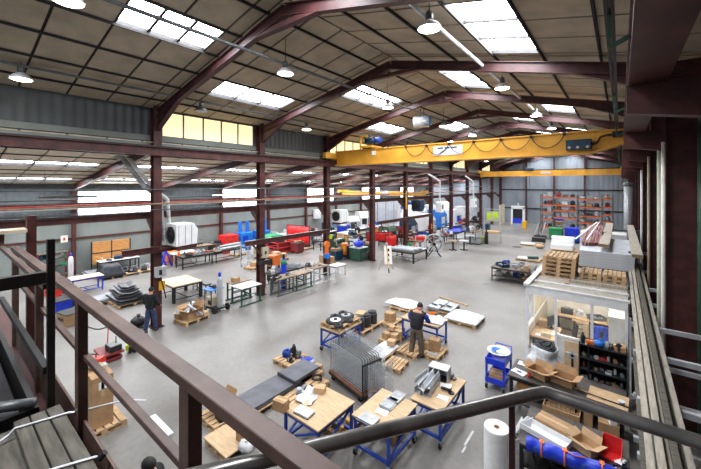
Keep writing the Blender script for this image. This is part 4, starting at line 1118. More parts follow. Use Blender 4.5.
carton(px_-.2,py_+.05,.146,.2,.3,.22,'low pale carton beside the brown one right of man',.1,m='card_light')
small('profiles', px_+.1, py_-.26, .146, 'light_steel', 'grey metal strips at the front of the man\'s pallet', .35, 1.5)
# --- man and his cart
person(-5.30,10.12,.12,'person in black vest with blue sleeves and khaki trousers bending over a blue cart',
    dict(pelvis=(0,-.02,.95),waist=(0,.02,1.09),chest=(0,.10,1.30),neck=(0,.19,1.47),head=(.01,.26,1.56),crown=(.015,.29,1.655),
         shl=(-.20,.14,1.40),ell=(-.27,.20,1.13),wrl=(-.22,.43,1.02),shr=(.20,.14,1.40),elr=(.29,.22,1.14),wrr=(.22,.45,1.03),
         hil=(-.09,-.02,.92),knl=(-.12,.03,.50),anl=(-.15,-.04,.085),hir=(.09,-.02,.92),knr=(.13,.02,.50),anr=(.17,-.02,.085)),
    'black_cloth','khaki',sleeve='blue_cloth').scale = (1.14,1.12,1.0)
cart(-6.28,-4.86,10.82,11.66,.86,'blue framed cart in front of the bending man',diag=False)
t = solo('film_sheet', MB().grid(lambda u,v: ((u-.5)*.62,(v-.5)*.66,.03+.06*math.sin(6*u+2*v)*math.sin(5*v)), 14, 12), 'film', 'white film bundle on right end of the man\'s cart', 'film', (-5.12,11.25,.875), .1, solid=.03)
carton(-5.62,11.2,.862,.4,.3,.12,'white carton on the middle of the man\'s cart',.05,m='white_dull')
carton(-6.05,11.3,.862,.3,.4,.16,'orange brown carton at the left end of the man\'s cart',.2)
small('grinder',-5.35,11.5,.95,'orange','orange hand tool on top of the white film bundle',1.0,.5)
for k,(px,py,lb) in enumerate(((406,306,'pallet of white film left of the man\'s head'),(443,308,'pallet of grey sheets beyond the man\'s cart'))):
    px_, py_ = at(px,py,.1); pallet(px_,py_,lb,0,1.1,1.2)
    if k == 0:
        solo('film_sheet', MB().grid(lambda u,v: ((u-.5)*1.5,(v-.5)*1.0,.05+.05*math.sin(7*u+v)*math.sin(5*v+u)), 16, 12), 'film', 'flat white film spread on the pallet beyond the cart', 'film', (px_-.1,py_,.17), 0, solid=.02)
    else:
        sheet_stack(px_-.25,py_,.146,.5,1.25,5,'sheet_bright','left stack of bright sheets on the grey sheet pallet',0,None,.022)
        sheet_stack(px_+.3,py_+.05,.146,.46,1.15,4,'light_steel','right stack of bright sheets on the grey sheet pallet',0,None,.022)
        for q_ in range(3): small('profiles', px_-.3+.3*q_, py_-.25+.1*q_, .27, 'sheet_dark', 'dark strip bundle across the bright sheets, %s' % ['left','middle','right'][q_], .3, 1.2, 'dark strips')
        solo('wood_batten', MB().box(-.04,.04,-.75,.75,0,.06), 'pallet_wood', 'long wooden batten at the far side of bright sheets', 'timber', (px_+.2,py_+.68,.25), 1.35)
px_, py_ = -5.1, 14.0; pallet(px_,py_,'wide pallet under the white wrapped parcel in open floor',0,1.3,1.2)
solo('wrapped_parcel', MB().grid(lambda u,v: ((u-.5)*1.36,(v-.5)*1.2,.02+.16*min(1,6*min(u,1-u,v,1-v))*(.8+.2*math.sin(9*u+4*v)*math.sin(8*v))), 24, 22), 'film', 'low white wrapped parcel lying farthest right in open floor', 'parcel', (px_,py_,.146), 0, solid=.02, smooth=True)

# --- work table in the open floor, right
tb = bench(-5.0,21.9,2.15,1.9,.82,'dark steel worktable full of parts in the open floor at right',leg='rail_steel',top='bench_top',shelf=True)
kinds = ['machine_part','motor','toolbox','tray','vice','grinder','coil','bottle']
def scatter(n, x0, x1, y0, y1, z, where, seed, s=1.0, cols=None, grp=None, kset=None):
    rd = random.Random(seed)
    cols = cols or ['grey_steel','black','dull_red','navy','light_steel','card','blue_paint','white_dull','olive','orange']
    cname = {'grey_steel':'grey','black':'black','dull_red':'dull red','navy':'navy','light_steel':'light grey','card':'brown','blue_paint':'blue','white_dull':'white','olive':'olive','orange':'orange','red_paint':'red','galvanised':'silver','sheet_dark':'charcoal','card_light':'pale brown','green':'green','yellow':'yellow','sheet_bright':'bright silver','cream':'cream','vivid_blue':'bright blue','beige':'beige'}
    knm = {'machine_part':'machine part','motor':'motor','toolbox':'toolbox','tray':'bin of parts','vice':'vice','grinder':'hand tool','coil':'cable coil','bottle':'bottle','bucket':'bucket','roll':'material roll','spool':'wire spool','bag':'plastic bag','profiles':'strip bundle'}
    ks = kset or kinds; seen = set(); placed = []
    R = {'machine_part':.27,'motor':.26,'toolbox':.25,'tray':.36,'vice':.27,'grinder':.24,'coil':.22,'bottle':.07,'profiles':.6,'spool':.17,'roll':.33}
    for k in range(n):
        for tries in range(60):
            kd, mm = rd.choice(ks), rd.choice(cols)
            if (kd, mm) not in seen: break
        sc = s*rd.uniform(.8,1.15); ok = False
        for tries in range(90):
            if tries and tries % 30 == 0: sc *= .75
            x, y = rd.uniform(x0,x1), rd.uniform(y0,y1); r = R[kd]*sc
            if all(max(abs(x-px)-r-pr, abs(y-py)-r-pr) > 0.0 for px, py, pr in placed): ok = True; break
        if not ok: continue
        placed.append((x, y, r)); seen.add((kd, mm))
        small(kd, x, y, z, mm, '%s %s %s' % (cname[mm], knm[kd], where), sc, rd.uniform(0,6), grp)
scatter(9,-5.95,-4.05,21.1,22.7,.822,'on the worktable in the open floor',5,1.2,['white_dull','blue_paint','light_steel','navy','dull_red','galvanised','card'])
scatter(7,-5.8,-4.2,21.2,22.6,.312,'on the lower shelf of the open floor worktable',6,1.1)
px_, py_ = at(529,258.5,.15); pallet(px_,py_,'low pallet with flat parts behind the worktable',0,1.6,1.2)
sheet_stack(px_-.1,py_,.146,1.3,.9,3,'white_dull','flat white plates on the pallet behind the worktable',.1)
small('roll',px_+.3,py_-.2,.183,'dark_green','dark green roll on the flat white plates',1.2,.4)
for px,py,r in ((517,247,.42),(494,280,.3),(487,284,.22)):
    x, y = at(px,py,0); solo('floor_cover', MB().lathe([(r,0),(r,.006),(r*.9,.008)],n=24), 'dark_steel' if r > .4 else 'grey_steel', 'round %s cover set in the concrete floor' % ('dark manhole' if r > .4 else 'grey drain' if r > .25 else 'small grey'), 'floor cover', (x,y,0))

# ================================================================ LEFT OF THE FLOOR
bench(-17.57,8.0,1.75,1.45,.82,'heavy dark table with pale wood top beside the nearest column',leg='black',top='pale_wood',lw=.13,tt=.05)
for k,(u,v) in enumerate(((-.4,.9),(.3,.95),)):
    bench(-17.6+u*1.2,8.0+v+.25,.6,.35,.5,'small grey trestle stand behind the pale wood table at %s' % ['left','right'][k],leg='grey_steel',top='grey_steel',name='trestle',cat='trestle',lw=.04)
px_, py_ = at(192,318,.1); pallet(px_,py_,'wooden pallet of scrap near the welding cart',.15,.85,1.1)
carton(px_,py_-.02,.146,.6,.7,.36,'open brown carton full of offcuts on the scrap pallet',.15,True)
for k in range(5):
    lb = '%s offcut sticking out of the open scrap carton, %s' % (['silver','white','black','light grey','silver'][k], ['leftmost','left of centre','middle','right of centre','rightmost'][k])
    solo('metal_offcut', MB().bar((-.35,0,-.05),(.38,.05*k,.28),.06,.09), ['galvanised','white_paint','black','light_steel','sheet_bright'][k], lb, 'offcut', (px_-.16+.08*k,py_-.1+.06*k,.36), 1.9+.35*k, bevel=.004)
small('bucket',px_-.55,py_-.35,0,'white_dull','white bucket on the floor against the scrap pallet',1.0)
carton(px_-.28,py_-.42,.146,.22,.22,.2,'small brown carton at the near corner of scrap pallet',.3)
carton(px_+.25,py_+.42,.146,.28,.22,.18,'small pale carton at the far corner of scrap pallet',.1,m='card_light')
# welding cart
x0_, y0_ = at(216,310,0)
t = thing('welding_cart', 'welding machine cart with wheels and tool tray near the columns', 'cart', (x0_,y0_,0), .1)
MB().box(-.45,.42,-.32,.30,.14,.19).build('base','dark_steel',t)
MB().bar((-.42,-.28,.19),(-.42,-.28,.95),.03,.03).bar((-.42,.26,.19),(-.42,.26,.95),.03,.03).bar((.05,-.28,.19),(.05,-.28,.95),.03,.03).bar((.05,.26,.19),(.05,.26,.95),.03,.03).build('frame','dark_steel',t)
MB().box(-.40,.03,-.26,.24,.2,.62).build('power_source','beige',t,bevel=.02)
MB().box(-.2,.0,-.28,-.265,.3,.5).build('front_panel','black',t)
MB().box(-.52,.15,-.36,.34,.95,.98).build('tray','sky_blue',t)
for sy in (-.34,.34): MB().cyl((.36,sy-.035,.15),(.36,sy+.035,.15),.15,n=18).build('wheel','rubber',t)
for sy in (-.27,.27): caster(t,-.38,sy,.065,'caster')
gas_bottle(x0_+.26,y0_+.03,'light_steel','grey gas bottle with blue cap on the welding cart',1.45,.125,.192,cap='vivid_blue')
small('grinder',x0_-.22,y0_-.05,.985,'black','black hand tool lying in the blue tray of welding cart',1,.4)
small('coil',x0_-.35,y0_+.1,.985,'galvanised','silver cable coil in the blue tray of welding cart',.8)
# green tables and benches beside the columns
bench(-14.2,9.62,.95,1.15,.86,'white topped bench on green skid legs beside the second column',leg='dark_green',top='white_dull',style='sled',tt=.03)
bench(-14.95,9.7,.6,1.1,.9,'narrow green framed bench with brown top behind the white one',leg='dark_green',top='bench_wood',style='sled',tt=.03)
carton(-14.95,9.5,.902,.28,.34,.2,'brown carton on the narrow green framed bench',.2)
bench(-13.9,11.62,.75,1.1,.88,'grey legged bench just right of the second column',leg='grey_steel',top='bench_wood',style='sled',lw=.08)
bench(-13.85,12.84,.75,1.2,.88,'dark green legged bench in the middle between columns',leg='dark_green',top='bench_wood',style='sled')
bench(-13.85,14.16,.8,1.25,.98,'steel framed bench with brown top near the third column',leg='light_steel',top='bench_wood',style='sled')
bench(-13.85,15.95,.75,1.0,.72,'small white table just right of the third column',leg='light_steel',top='white_dull',tt=.03,lw=.04)
bench(-15.1,12.9,.8,2.6,.86,'long bench covered in parts behind the three column benches',leg='grey_steel',top='bench_top')
scatter(14,-15.4,-14.8,11.7,14.1,.862,'on the long bench behind the column benches',11,1.3,['white_dull','light_steel','black','card_light','galvanised','beige'])
scatter(4,-14.1,-13.6,13.7,14.6,.982,'on the steel framed bench near the third column',12,1.0,['white_dull','black','galvanised','light_steel'])
scatter(3,-14.15,-13.65,11.2,12.0,.882,'on the grey legged bench by the second column',13,.8,['card','grey_steel','black'])
t = thing('welder', 'orange and black welding machine on a stand right of second column', 'welding machine', (-15.95,12.65,0), .2)
MB().box(-.25,.25,-.3,.3,.12,.95).build('cabinet','black',t,bevel=.02); MB().box(-.27,.27,-.32,.32,.95,1.6).build('power_source','orange',t,bevel=.05)
MB().box(-.2,.2,-.335,-.32,1.05,1.45).build('front_panel','black',t)
MB().tube([(.1,-.33,1.1),(.3,-.5,.9),(.25,-.45,.5),(.05,-.36,.7)],.03,6).build('cable','black',t,smooth=True)
for sx in (-.18,.18):
    for sy in (-.22,.22): caster(t,sx,sy,.05)
gas_bottle(-14.5,12.2,'vivid_blue','tall blue gas bottle with green collar beside the orange welder',1.75,.15,0,collar='green',cap='black')
# pallet trolley with wire shelves
x0_, y0_ = at(249,268,0)
pallet(x0_+.3,y0_+.2,'wooden pallet with boxes in front of the wire shelf trolley',.2,.9,1.1)
carton(x0_+.35,y0_+.25,.146,.5,.5,.28,'brown carton on the pallet by the wire shelf trolley',.2)
t = thing('shelf_trolley', 'tall white wire shelf trolley standing in the side aisle', 'trolley', (x0_-.5,y0_+.5,0), .15)
for sx in (-.35,.35):
    for sy in (-.6,.6): MB().bar((sx,sy,.1),(sx,sy,1.75),.04,.04).build('post','light_steel',t)
for z in (.25,.65,1.05,1.45):
    s_ = MB()
    for k in range(7): s_.bar((-.35+.117*k,-.6,z),(-.35+.117*k,.6,z),.015,.015)
    s_.bar((-.35,-.6,z),(.35,-.6,z),.03,.03).bar((-.35,.6,z),(.35,.6,z),.03,.03); s_.build('shelf','light_steel',t)
for sx in (-.33,.33):
    for sy in (-.56,.56): caster(t,sx,sy,.05)
# person in dark jacket at the nearest column
person(-14.2,5.34,.65,'person in dark jacket and blue jeans standing at the nearest left column',
    dict(hil=(-.09,0,.92),knl=(-.10,-.03,.50),anl=(-.11,-.16,.10),knr=(.11,.08,.50),anr=(.12,.12,.085),ell=(-.27,.02,1.13),wrl=(-.25,.22,1.0),elr=(.27,.02,1.13),wrr=(.24,.22,.98),head=(0,.05,1.60),crown=(0,.06,1.70)),
    'black_cloth','denim')
small('bag',-15.3,5.3,0,'black','black sack on the floor behind the jacket person',1.3)
# person below the railing, only head in view
person(-5.36,1.98,-1.1,'person with dark hair and dark jacket passing below the railing at bottom left', dict(), 'black_cloth','denim')
# big pile of grey sheets on a pallet
x0_, y0_ = at(126,297,.2)
pallet(x0_-.5,y0_,'wooden pallet under the left half of the grey sheet heap',0,1.0,1.4)
pallet(x0_+.55,y0_+.05,'wooden pallet under the right half of the grey sheet heap',0,1.0,1.4)
for k in range(9):
    z = .146+.07*k; w = 1.0 if k < 5 else .8
    rd2 = random.Random(k)
    t = solo('sheet_layer', MB().grid(lambda u,v: ((u-.5)*(1.9-.13*k),(v-.5)*(1.3-.09*k),.035*math.sin(5*u+1)+.03*math.sin(6*v+2)+.0), 12, 9), ['sheet_dark','sheet_bright','sheet_dark','sheet_grey'][k % 4], 'curved %s sheet in the heap on pallets, %s from the floor' % (['dark','shiny','dark','grey'][k % 4], ['lowest','second','third','fourth','fifth','sixth','seventh','eighth','topmost'][k]), 'sheet metal', (x0_+rd2.uniform(-.1,.1),y0_+rd2.uniform(-.05,.05),z+.07), rd2.uniform(-.12,.12), 'sheets in the heap', solid=.03)
x1_, y1_ = at(104,300,.1); pallet(x1_,y1_,'pallet with folded strips left of the sheet heap',.2,1.0,1.2)
sheet_stack(x1_,y1_,.146,.85,1.0,4,'galvanised','folded silver strips on the pallet left of the heap',.2,None,.03,.06)
# red machine and lime pallet truck below the railing
x0_, y0_ = at(109,349,.3)
t = thing('lift_table', 'dull red lift table with angled red lever below the railing', 'lift table', (x0_,y0_,0), .0); t.scale = (.75,.75,.85)
MB().box(-.55,.55,-.42,.42,.26,.34).build('platform','dull_red',t,bevel=.008); MB().box(-.5,.5,-.36,.36,.05,.14).build('base','dull_red',t)
MB().bar((-.4,-.38,.14),(.4,-.38,.26),.05,.05).bar((-.4,.38,.14),(.4,.38,.26),.05,.05).build('scissor_arm','dull_red',t)
MB().tube([(-.38,.05,.34),(-.50,.12,1.2)],.022,8).build('lever','red_paint',t)
for sx in (-.4,.4):
    for sy in (-.3,.3): MB().cyl((sx,sy-.03,.06),(sx,sy+.03,.06),.06,n=12).build('wheel','rubber',t)
t = thing('battery_box', 'grey topped black box on the red lift table', 'box', (x0_+.15,y0_+.08,.292), .1); t.scale = (.75,.75,.85)
MB().box(-.28,.28,-.22,.22,0,.2).build('body','black',t,bevel=.01); MB().box(-.27,.27,-.21,.21,.2,.23).build('lid','grey_steel',t); MB().cyl((.0,.1,.23),(.0,.1,.5),.02,n=8).build('post','black',t)
x0_, y0_ = at(128,352,0); x0_ += .15; y0_ += .1
t = thing('pallet_truck', 'lime green hand pallet truck with black wheels below the railing', 'pallet truck', (x0_,y0_,0), 2.6); t.scale = (.8,.8,.8)
MB().prism([(-.12,.06),(.12,.06),(.16,.3),(-.16,.3)],-.12,.12,'y').build('pump','black',t)
for sy in (-.2,.2): MB().box(.1,1.15,sy-.08,sy+.08,.08,.13).build('fork','lime',t,bevel=.01)
MB().box(.02,.16,-.28,.28,.08,.32).build('crosshead','lime',t,bevel=.01)
MB().tube([(-.1,0,.3),(-.4,0,1.0)],.022,8).build('drawbar','lime',t)
MB().tube([(-.4,-.14,1.02),(-.46,-.12,1.14),(-.46,.12,1.14),(-.4,.14,1.02),(-.4,-.14,1.02)],.018,6).build('handle','lime',t)
for sy in (-.1,.1): MB().cyl((-.05,sy-.03,.1),(-.05,sy+.03,.1),.1,n=16).build('wheel','rubber',t)
for sy in (-.2,.2): MB().cyl((1.0,sy-.04,.05),(1.0,sy+.04,.05),.05,n=12).build('roller','rubber',t)
x0_, y0_ = at(92,358,.3); small('toolbox',x0_,y0_,0,'red_paint','red toolbox on the floor beside the red lift table',1.5,.6)
small('machine_part',x0_+.6,y0_+.1,0,'light_steel','light grey casting on the floor by the red toolbox',1.0)
# tall cartons on the floor seen between the posts
x0_, y0_ = at(100,424,.1)
carton(x0_,y0_,.146,.42,.42,1.15,'tall brown carton with white label standing below the railing',0,m='card')
MB().box(.211,.213,-.08,.08,.85,1.02).build('label','paper',bpy.data.objects['cardboard_box' if False else [o for o in bpy.data.objects if o.get('label','').startswith('tall brown carton with white')][0].name])
carton(x0_-.50,y0_+.0,.146,.40,.42,1.1,'tall brown carton beside the labelled one below railing',0,m='card')
pallet(x0_-.25,y0_,'wooden pallet under the two tall cartons',PI/2,.9,1.2)
small('roll',x0_-.3,y0_+.0,1.26,'beige','beige roll lying on top of the tall cartons',.9,.3)
# white long box on the floor, cartons behind the railing
x0_, y0_ = at(161,422,.1)
solo('white_lamp_box', MB().box(-.5,.5,-.07,.07,0,.05), 'paper', 'long white box lying on the floor below the railing', 'box', (x0_,y0_,0), .0, bevel=.006)
x0_, y0_ = at(242,436,.15); pallet(x0_-.15,y0_+.05,'pallet under the plywood board right of the rail post',0,.8,1.2)
solo('plywood_board', MB().box(-.45,.45,-.62,.62,0,.03), 'plywood', 'pale plywood board lying on the pallet right of rail post', 'board', (x0_-.15,y0_+.05,.146), 0, bevel=.003)
carton(x0_+.1,y0_-.02,.178,.16,.3,.42,'upright carton with brown and white stripes on plywood board',.1)
MB().box(-.081,-.08,-.15,-.05,.02,.4).box(-.081,-.08,.05,.15,.02,.4).build('stripe','paper',[o for o in bpy.data.objects if o.get('label','').startswith('upright carton with brown')][0])
small('motor',x0_-.1,y0_+.35,.178,'black','small black motor on the pale plywood board',.6)
small('bag',x0_+.45,y0_-.2,.178,'white_dull','white plastic bag at the near end of plywood board',.7)
x1_, y1_ = at(218,415,.2); pallet(x1_-.1,y1_+.25,'pallet with open carton and black tray behind rail post',0,.8,1.0)
carton(x1_-.2,y1_+.25,.146,.4,.42,.25,'open brown carton on the pallet behind rail post',.1,True)
small('tray',x1_+.12,y1_+.15,.146,'black','black open bin beside the open carton behind rail post',.75,1.4)
# ================================================================ SIDE AISLE, NEAR END
t = thing('wooden_partition', 'orange brown wooden partition of two panels against the left wall', 'partition', (-26.75,7.65,0))
for k in (0,1):
    MB().box(-.03,.03,-1.07+1.08*k,-.01+1.08*k,.5,1.98).build('panel','orange_wood',t,bevel=.02)
f = MB().box(-.05,.05,-1.1,1.1,1.22,1.27)
for y in (-1.1,0,1.1): f.box(-.05,.05,y-.025,y+.025,0,2.0)
f.build('frame','dark_steel',t)
bench(-26.2,7.9,.8,2.3,.78,'long table with pale top in front of the wooden partition',leg='dark_steel',top='white_dull')
scatter(4,-26.5,-25.9,7.0,8.8,.782,'on the pale table at the wooden partition',21,1.1,['light_steel','card_light','white_dull','navy'])
x_, y_ = at(110,276,.1); pallet(x_,y_,'wooden pallet under the dark covered load near left wall',0,1.0,1.3)
t = solo('covered_load', MB().grid(lambda u,v: ((u-.5)*1.1,(v-.5)*1.4,.72*min(1,5*min(u,1-u,v,1-v))*(.95+.05*math.sin(9*u)*math.sin(7*v))), 20, 24), 'sheet_dark', 'load under dark grey cover on a pallet near the left wall', 'covered load', (x_,y_,.15), 0, solid=.02, smooth=True)
x_, y_ = at(137,271,.1); pallet(x_,y_,'long pallet of dark metal parts right of the covered load',0,1.1,1.8)
for k in range(5): small('machine_part', x_-.25+.5*(k%2), y_-.65+.32*k, .146, ['sheet_dark','black','sheet_grey','black','galvanised'][k], 'dark metal casting on the long pallet near left wall, %s of five' % ['nearest','second','middle','fourth','farthest'][k], 1.2, k, 'castings on the long pallet')
x_, y_ = at(95,274,.1); pallet(x_,y_,'flat pallet of grey strips left of the covered load',0,1.0,1.4)
sheet_stack(x_,y_,.146,.9,1.2,4,'galvanised','grey strips on the flat pallet left of the covered load',0,None,.04,.08)
x_, y_ = at(86,291,0)
bench(x_,y_,.9,1.4,.8,'blue framed table with pale top near the railing corner',leg='vivid_blue',top='pale_wood')
x_, y_ = at(70,272,0)
t = thing('shelf_rack', 'dull red post rack with parts at the left wall column', 'rack', (-26.4,4.55,0), 0)
for sx in (-.3,.3):
    for sy in (-.7,.7): MB().bar((sx,sy,0),(sx,sy,1.7),.08,.08).build('post','dull_red',t)
for z in (.3,.8,1.3,1.65): MB().box(-.32,.32,-.72,.72,z,z+.04).build('shelf','grey_wood',t)
for z,sd in ((.34,31),(.84,32),(1.34,33)):
    scatter(3,-26.6,-26.2,4.0,5.1,z+.001,'on the %s shelf of the red post rack' % {.34:'lowest',.84:'middle',1.34:'top'}[z],sd,1.0,['green','white_dull','black','galvanised','navy'])
x_, y_ = at(71,282,.2); gas_bottle(-25.8,5.3,'white_dull','white gas bottle standing at the red post rack',1.5,.13)
for k,(px,py,mm,lb) in enumerate(((72,300,'navy','dark blue crate seen between the railing posts'),(60,305,'vivid_blue','bright blue crate seen between the railing posts'),(55,292,'red_paint','red crate seen left of the tall dark post'),(70,318,'card','brown crate seen low between the railing posts'))):
    x_, y_ = at(px,py,.2)
    t = thing('crate', lb, 'crate', (x_,y_,0), .2)
    w = MB().box(-.4,.4,-.3,.3,0,.03)
    w.box(-.4,.4,-.3,-.27,.03,.45).box(-.4,.4,.27,.3,.03,.45).box(-.4,-.37,-.27,.27,.03,.45).box(.37,.4,-.27,.27,.03,.45); w.build('body',mm,t)
    MB().box(-.42,.42,-.32,.32,.45,.48).box(-.2,.2,-.33,-.32,.2,.3).build('rim','black',t)
    small(['machine_part','motor','coil','toolbox'][k], x_,y_,.03,['galvanised','grey_steel','black','card'][k],'%s packed in the %s crate between posts' % (['silver casting','grey motor','black coil','brown toolbox'][k], ['dark blue','bright blue','red','brown'][k]),1.2)
solo('floor_cable', MB().tube([(*at(88+6*k,327+3*math.sin(k*.9)-k*.2,0),.015) for k in range(13)], .018, 6), 'black', 'black cable snaking on the floor left of the jacket person', 'cable', smooth=True)

# ---------------------------------------------------------------- aisle behind the first two columns
x_, y_ = at(163,267,0)
t = thing('frame_stand', 'bright blue A shaped stand behind the nearest column', 'stand', (x_,y_,0), .3)
for sx in (-.3,.3):
    MB().bar((sx,-.45,0),(sx,0,1.15),.08,.08).bar((sx,.45,0),(sx,0,1.15),.08,.08).bar((sx,-.3,.35),(sx,.3,.35),.06,.06).build('side_frame','vivid_blue',t)
MB().bar((-.3,0,1.1),(.3,0,1.1),.08,.08).bar((-.3,-.4,.1),(.3,-.4,.1),.06,.06).build('crossbar','vivid_blue',t)
x_, y_ = at(171,264,0)
t = thing('waste_bin', 'orange bin standing right of the blue A shaped stand', 'bin', (x_,y_,0))
MB().prism([(-.26,0),(.26,0),(.33,.85),(-.33,.85)],-.3,.3,'y').build('body','orange',t,bevel=.02); MB().box(-.36,.36,-.34,.34,.85,.93).build('lid','orange',t,bevel=.02)
x_, y_ = at(183,264,0)
bench(x_,y_,.9,1.7,.88,'white framed workbench with pale top right of the orange bin',leg='light_steel',top='white_dull')
x_, y_ = at(205,265,0)
bench(x_-.3,y_-.6,1.1,2.2,.85,'dark long workbench at the left wall, nearer half',leg='black',top='bench_top')
bench(x_-.3,y_+1.8,1.1,2.2,.85,'dark long workbench at the left wall, farther half',leg='black',top='bench_top')
scatter(15,x_-.75,x_+.15,y_-1.6,y_+.4,.852,'on the nearer dark bench at the left wall',22,1.2,['red_paint','black','card_light','grey_steel','light_steel','orange'])
scatter(5,x_-.7,x_+.1,y_+.8,y_+1.2,.852,'on the farther dark bench at the left wall',23,1.0,['card_light','black','beige','navy'])
solo('pipe_bundle', MB().cyl((0,-1.0,.12),(0,1.0,.12),.11,n=14).cyl((.22,-.95,.1),(.22,.95,.1),.1,n=14).cyl((.1,-.9,.29),(.1,.9,.29),.09,n=14), 'galvanised', 'silver tubes lying on the farther dark bench', 'tubes', (x_-.2,y_+2.0,.855), .1)
x_, y_ = at(176,258,0); bench(-26.2,y_+1.0,.9,3.2,.9,'brown topped bench under the white heater by the wall',leg='red_steel',top='bench_wood')
scatter(12,-26.55,-25.85,y_-.4,y_+2.4,.902,'on the bench under the white heater',24,1.3,['red_paint','dull_red','white_dull','black','card_light','grey_steel'])
# blue lockers with tall tanks and red box at the wall
x_, y_ = at(233,251,0)
t = thing('cabinet', 'red steel cabinet standing left of the blue machines', 'cabinet', (x_+.1,y_-.5,0)); t.scale = (.75,.8,.8)
MB().box(-.7,.7,-.8,.8,.06,1.85).build('body','vivid_red',t,bevel=.02); MB().box(.70,.72,-.75,-.02,.1,1.8).box(.70,.72,.02,.75,.1,1.8).build('door','red_paint',t); MB().box(-.68,.68,-.78,.78,0,.06).build('plinth','black',t)
def twin_machine(x, y, label):
    t = thing('machine', label, 'machine', (x,y,0), 0, 'blue twin tank machines'); t.scale = (.85,.8,.9)
    MB().box(-.6,.6,-.75,.75,.05,1.7).build('body','sky_blue',t,bevel=.03)
    for sy in (-.45,.45):
        MB().cyl((0,sy,1.7),(0,sy,2.75),.2,n=16).build('tank','sky_blue',t,smooth=False); 
    MB().box(.6,.62,-.5,.1,.9,1.4).build('panel','vivid_blue',t); MB().box(-.62,.62,-.77,.77,0,.05).build('base','black',t)
twin_machine(x_+.1,y_+1.0,'blue machine with twin tanks right of the red cabinet')
twin_machine(x_+.3,y_+2.75,'blue machine with twin tanks behind the second column')
x_, y_ = at(241,262,0); machine(x_-.9,y_+2.0,.7,.7,1.1,'white_dull','white cabinet machine in front of the blue twin tanks',rz=1.2)
# red cage, green lidded bin, red screens
x_, y_ = at(281,252,0)
t = thing('cage_box', 'low dull red steel cage box on the aisle floor', 'crate', (x_,y_,0), 0)
fr = MB()
for sx in (-.7,.7):
    for sy in (-.9,.9): fr.bar((sx,sy,0),(sx,sy,.95),.08,.08)
for z in (.12,.5,.92):
    for s_ in (-.7,.7): fr.bar((s_,-.9,z),(s_,.9,z),.07,.07)
    for s_ in (-.9,.9): fr.bar((-.7,s_,z),(.7,s_,z),.07,.07)
fr.build('frame','red_paint',t)
MB().box(-.66,.66,-.86,.86,.1,.14).box(.64,.66,-.86,.86,.14,.9).build('panel','dull_red',t)
scatter(3,x_-.4,x_+.4,y_-.6,y_+.6,.145,'inside the red cage box',25,1.4,['card_light','white_dull','black'])
x_, y_ = at(272,248,0)
t = thing('container', 'dark container with green lid left of the red cage', 'container', (x_+.5,y_-.4,0))
MB().box(-.7,.7,-.9,.9,.1,1.05).build('body','navy',t,bevel=.03); MB().prism([(-.9,1.05),(.9,1.05),(.6,1.3),(-.6,1.3)],-.72,.72,'x').build('lid','green',t,bevel=.03)
for sx in (-.5,.5):
    for sy in (-.7,.7): caster(t,sx,sy,.05)
def screen(x, y, w, h, label, rz, z=.15, m='vivid_red'):
    t = thing('welding_screen', label, 'screen', (x,y,0), rz, 'red welding screens')
    f = MB().bar((-w/2,0,.0),(-w/2,0,h+z),.05,.05).bar((w/2,0,0),(w/2,0,h+z),.05,.05).bar((-w/2,0,h+z),(w/2,0,h+z),.05,.05)
    f.bar((-w/2,-.3,.03),(-w/2,.3,.03),.05,.05).bar((w/2,-.3,.03),(w/2,.3,.03),.05,.05); f.build('frame','dark_steel',t)
    MB().grid(lambda u,v: (-w/2+.03+u*(w-.06), .03*math.sin(u*w*14), z+v*(h-.02)), int(12*w), 3).build('curtain',m,t,solid=.008,smooth=True)
screen(-23.6,21.6,2.7,1.75,'wide red welding screen behind the red cage', .15)
x_, y_ = at(303,248,.1); pallet(x_,y_,'pallet of dark parts right of the red cage',0,1.2,1.6)
scatter(4,x_-.4,x_+.4,y_-.6,y_+.6,.146,'on the pallet right of the red cage',26,1.6,['black','sheet_dark','grey_steel','galvanised'],None,['machine_part','motor','profiles','coil'])
x_, y_ = -24.0, 24.0; bench(x_,y_+1.5,1.2,2.6,.9,'bench with white machines behind the second column',leg='grey_steel',top='white_dull')
scatter(5,x_-.3,x_+.3,y_+.5,y_+2.5,.902,'on the bench behind the second column',27,1.8,['white_dull','black','light_steel','dull_red'])

# ---------------------------------------------------------------- aisle beyond the third column
x_, y_ = at(336,255,0)
t = thing('machine', 'dark green lathe like machine right of the third column', 'machine', (x_-.6,y_+.6,0), 0)
MB().box(-.45,.45,-1.0,1.0,0,.7).build('bed','dark_green',t,bevel=.03); MB().box(-.4,.4,-1.0,-.35,.7,1.6).build('headstock','olive',t,bevel=.04)
MB().cyl((0,-.3,1.05),(0,.8,1.05),.12,n=14).build('spindle','galvanised',t); MB().box(-.3,.35,.5,.9,.7,1.15).build('tailstock','dark_green',t,bevel=.03)
MB().cyl((.46,-.6,1.2),(.5,-.6,1.2),.14,n=14).build('dial','beige',t)
x_, y_ = at(346,258,0)
t = thing('welder', 'orange fronted welding machine on a black cart by the fourth column', 'welding machine', (x_,y_,0), .5)
MB().box(-.4,.5,-.35,.35,.14,.3).build('cart','black',t); MB().box(-.35,.1,-.3,.3,.3,1.15).build('power_source','orange',t,bevel=.03)
MB().box(.1,.45,-.28,.28,.3,1.0).build('cooler','black',t,bevel=.02); MB().box(-.2,.0,-.315,-.3,.55,1.0).build('front_panel','yellow',t)
for sy in (-.32,.32): MB().cyl((.4,sy-.03,.14),(.4,sy+.03,.14),.14,n=14).build('wheel','rubber',t)
gas_bottle(x_+.9,y_+.35,'light_steel','light grey gas bottle right of the orange fronted welder',1.3,.14)
small('bag',x_+1.5,y_+.9,0,'black','black sack right of the light grey gas bottle',1.6)
x_, y_ = at(365,261,0)
t = thing('storage_bin', 'grey green steel bin left of the fourth column base', 'bin', (x_-.6,y_,0), 0)
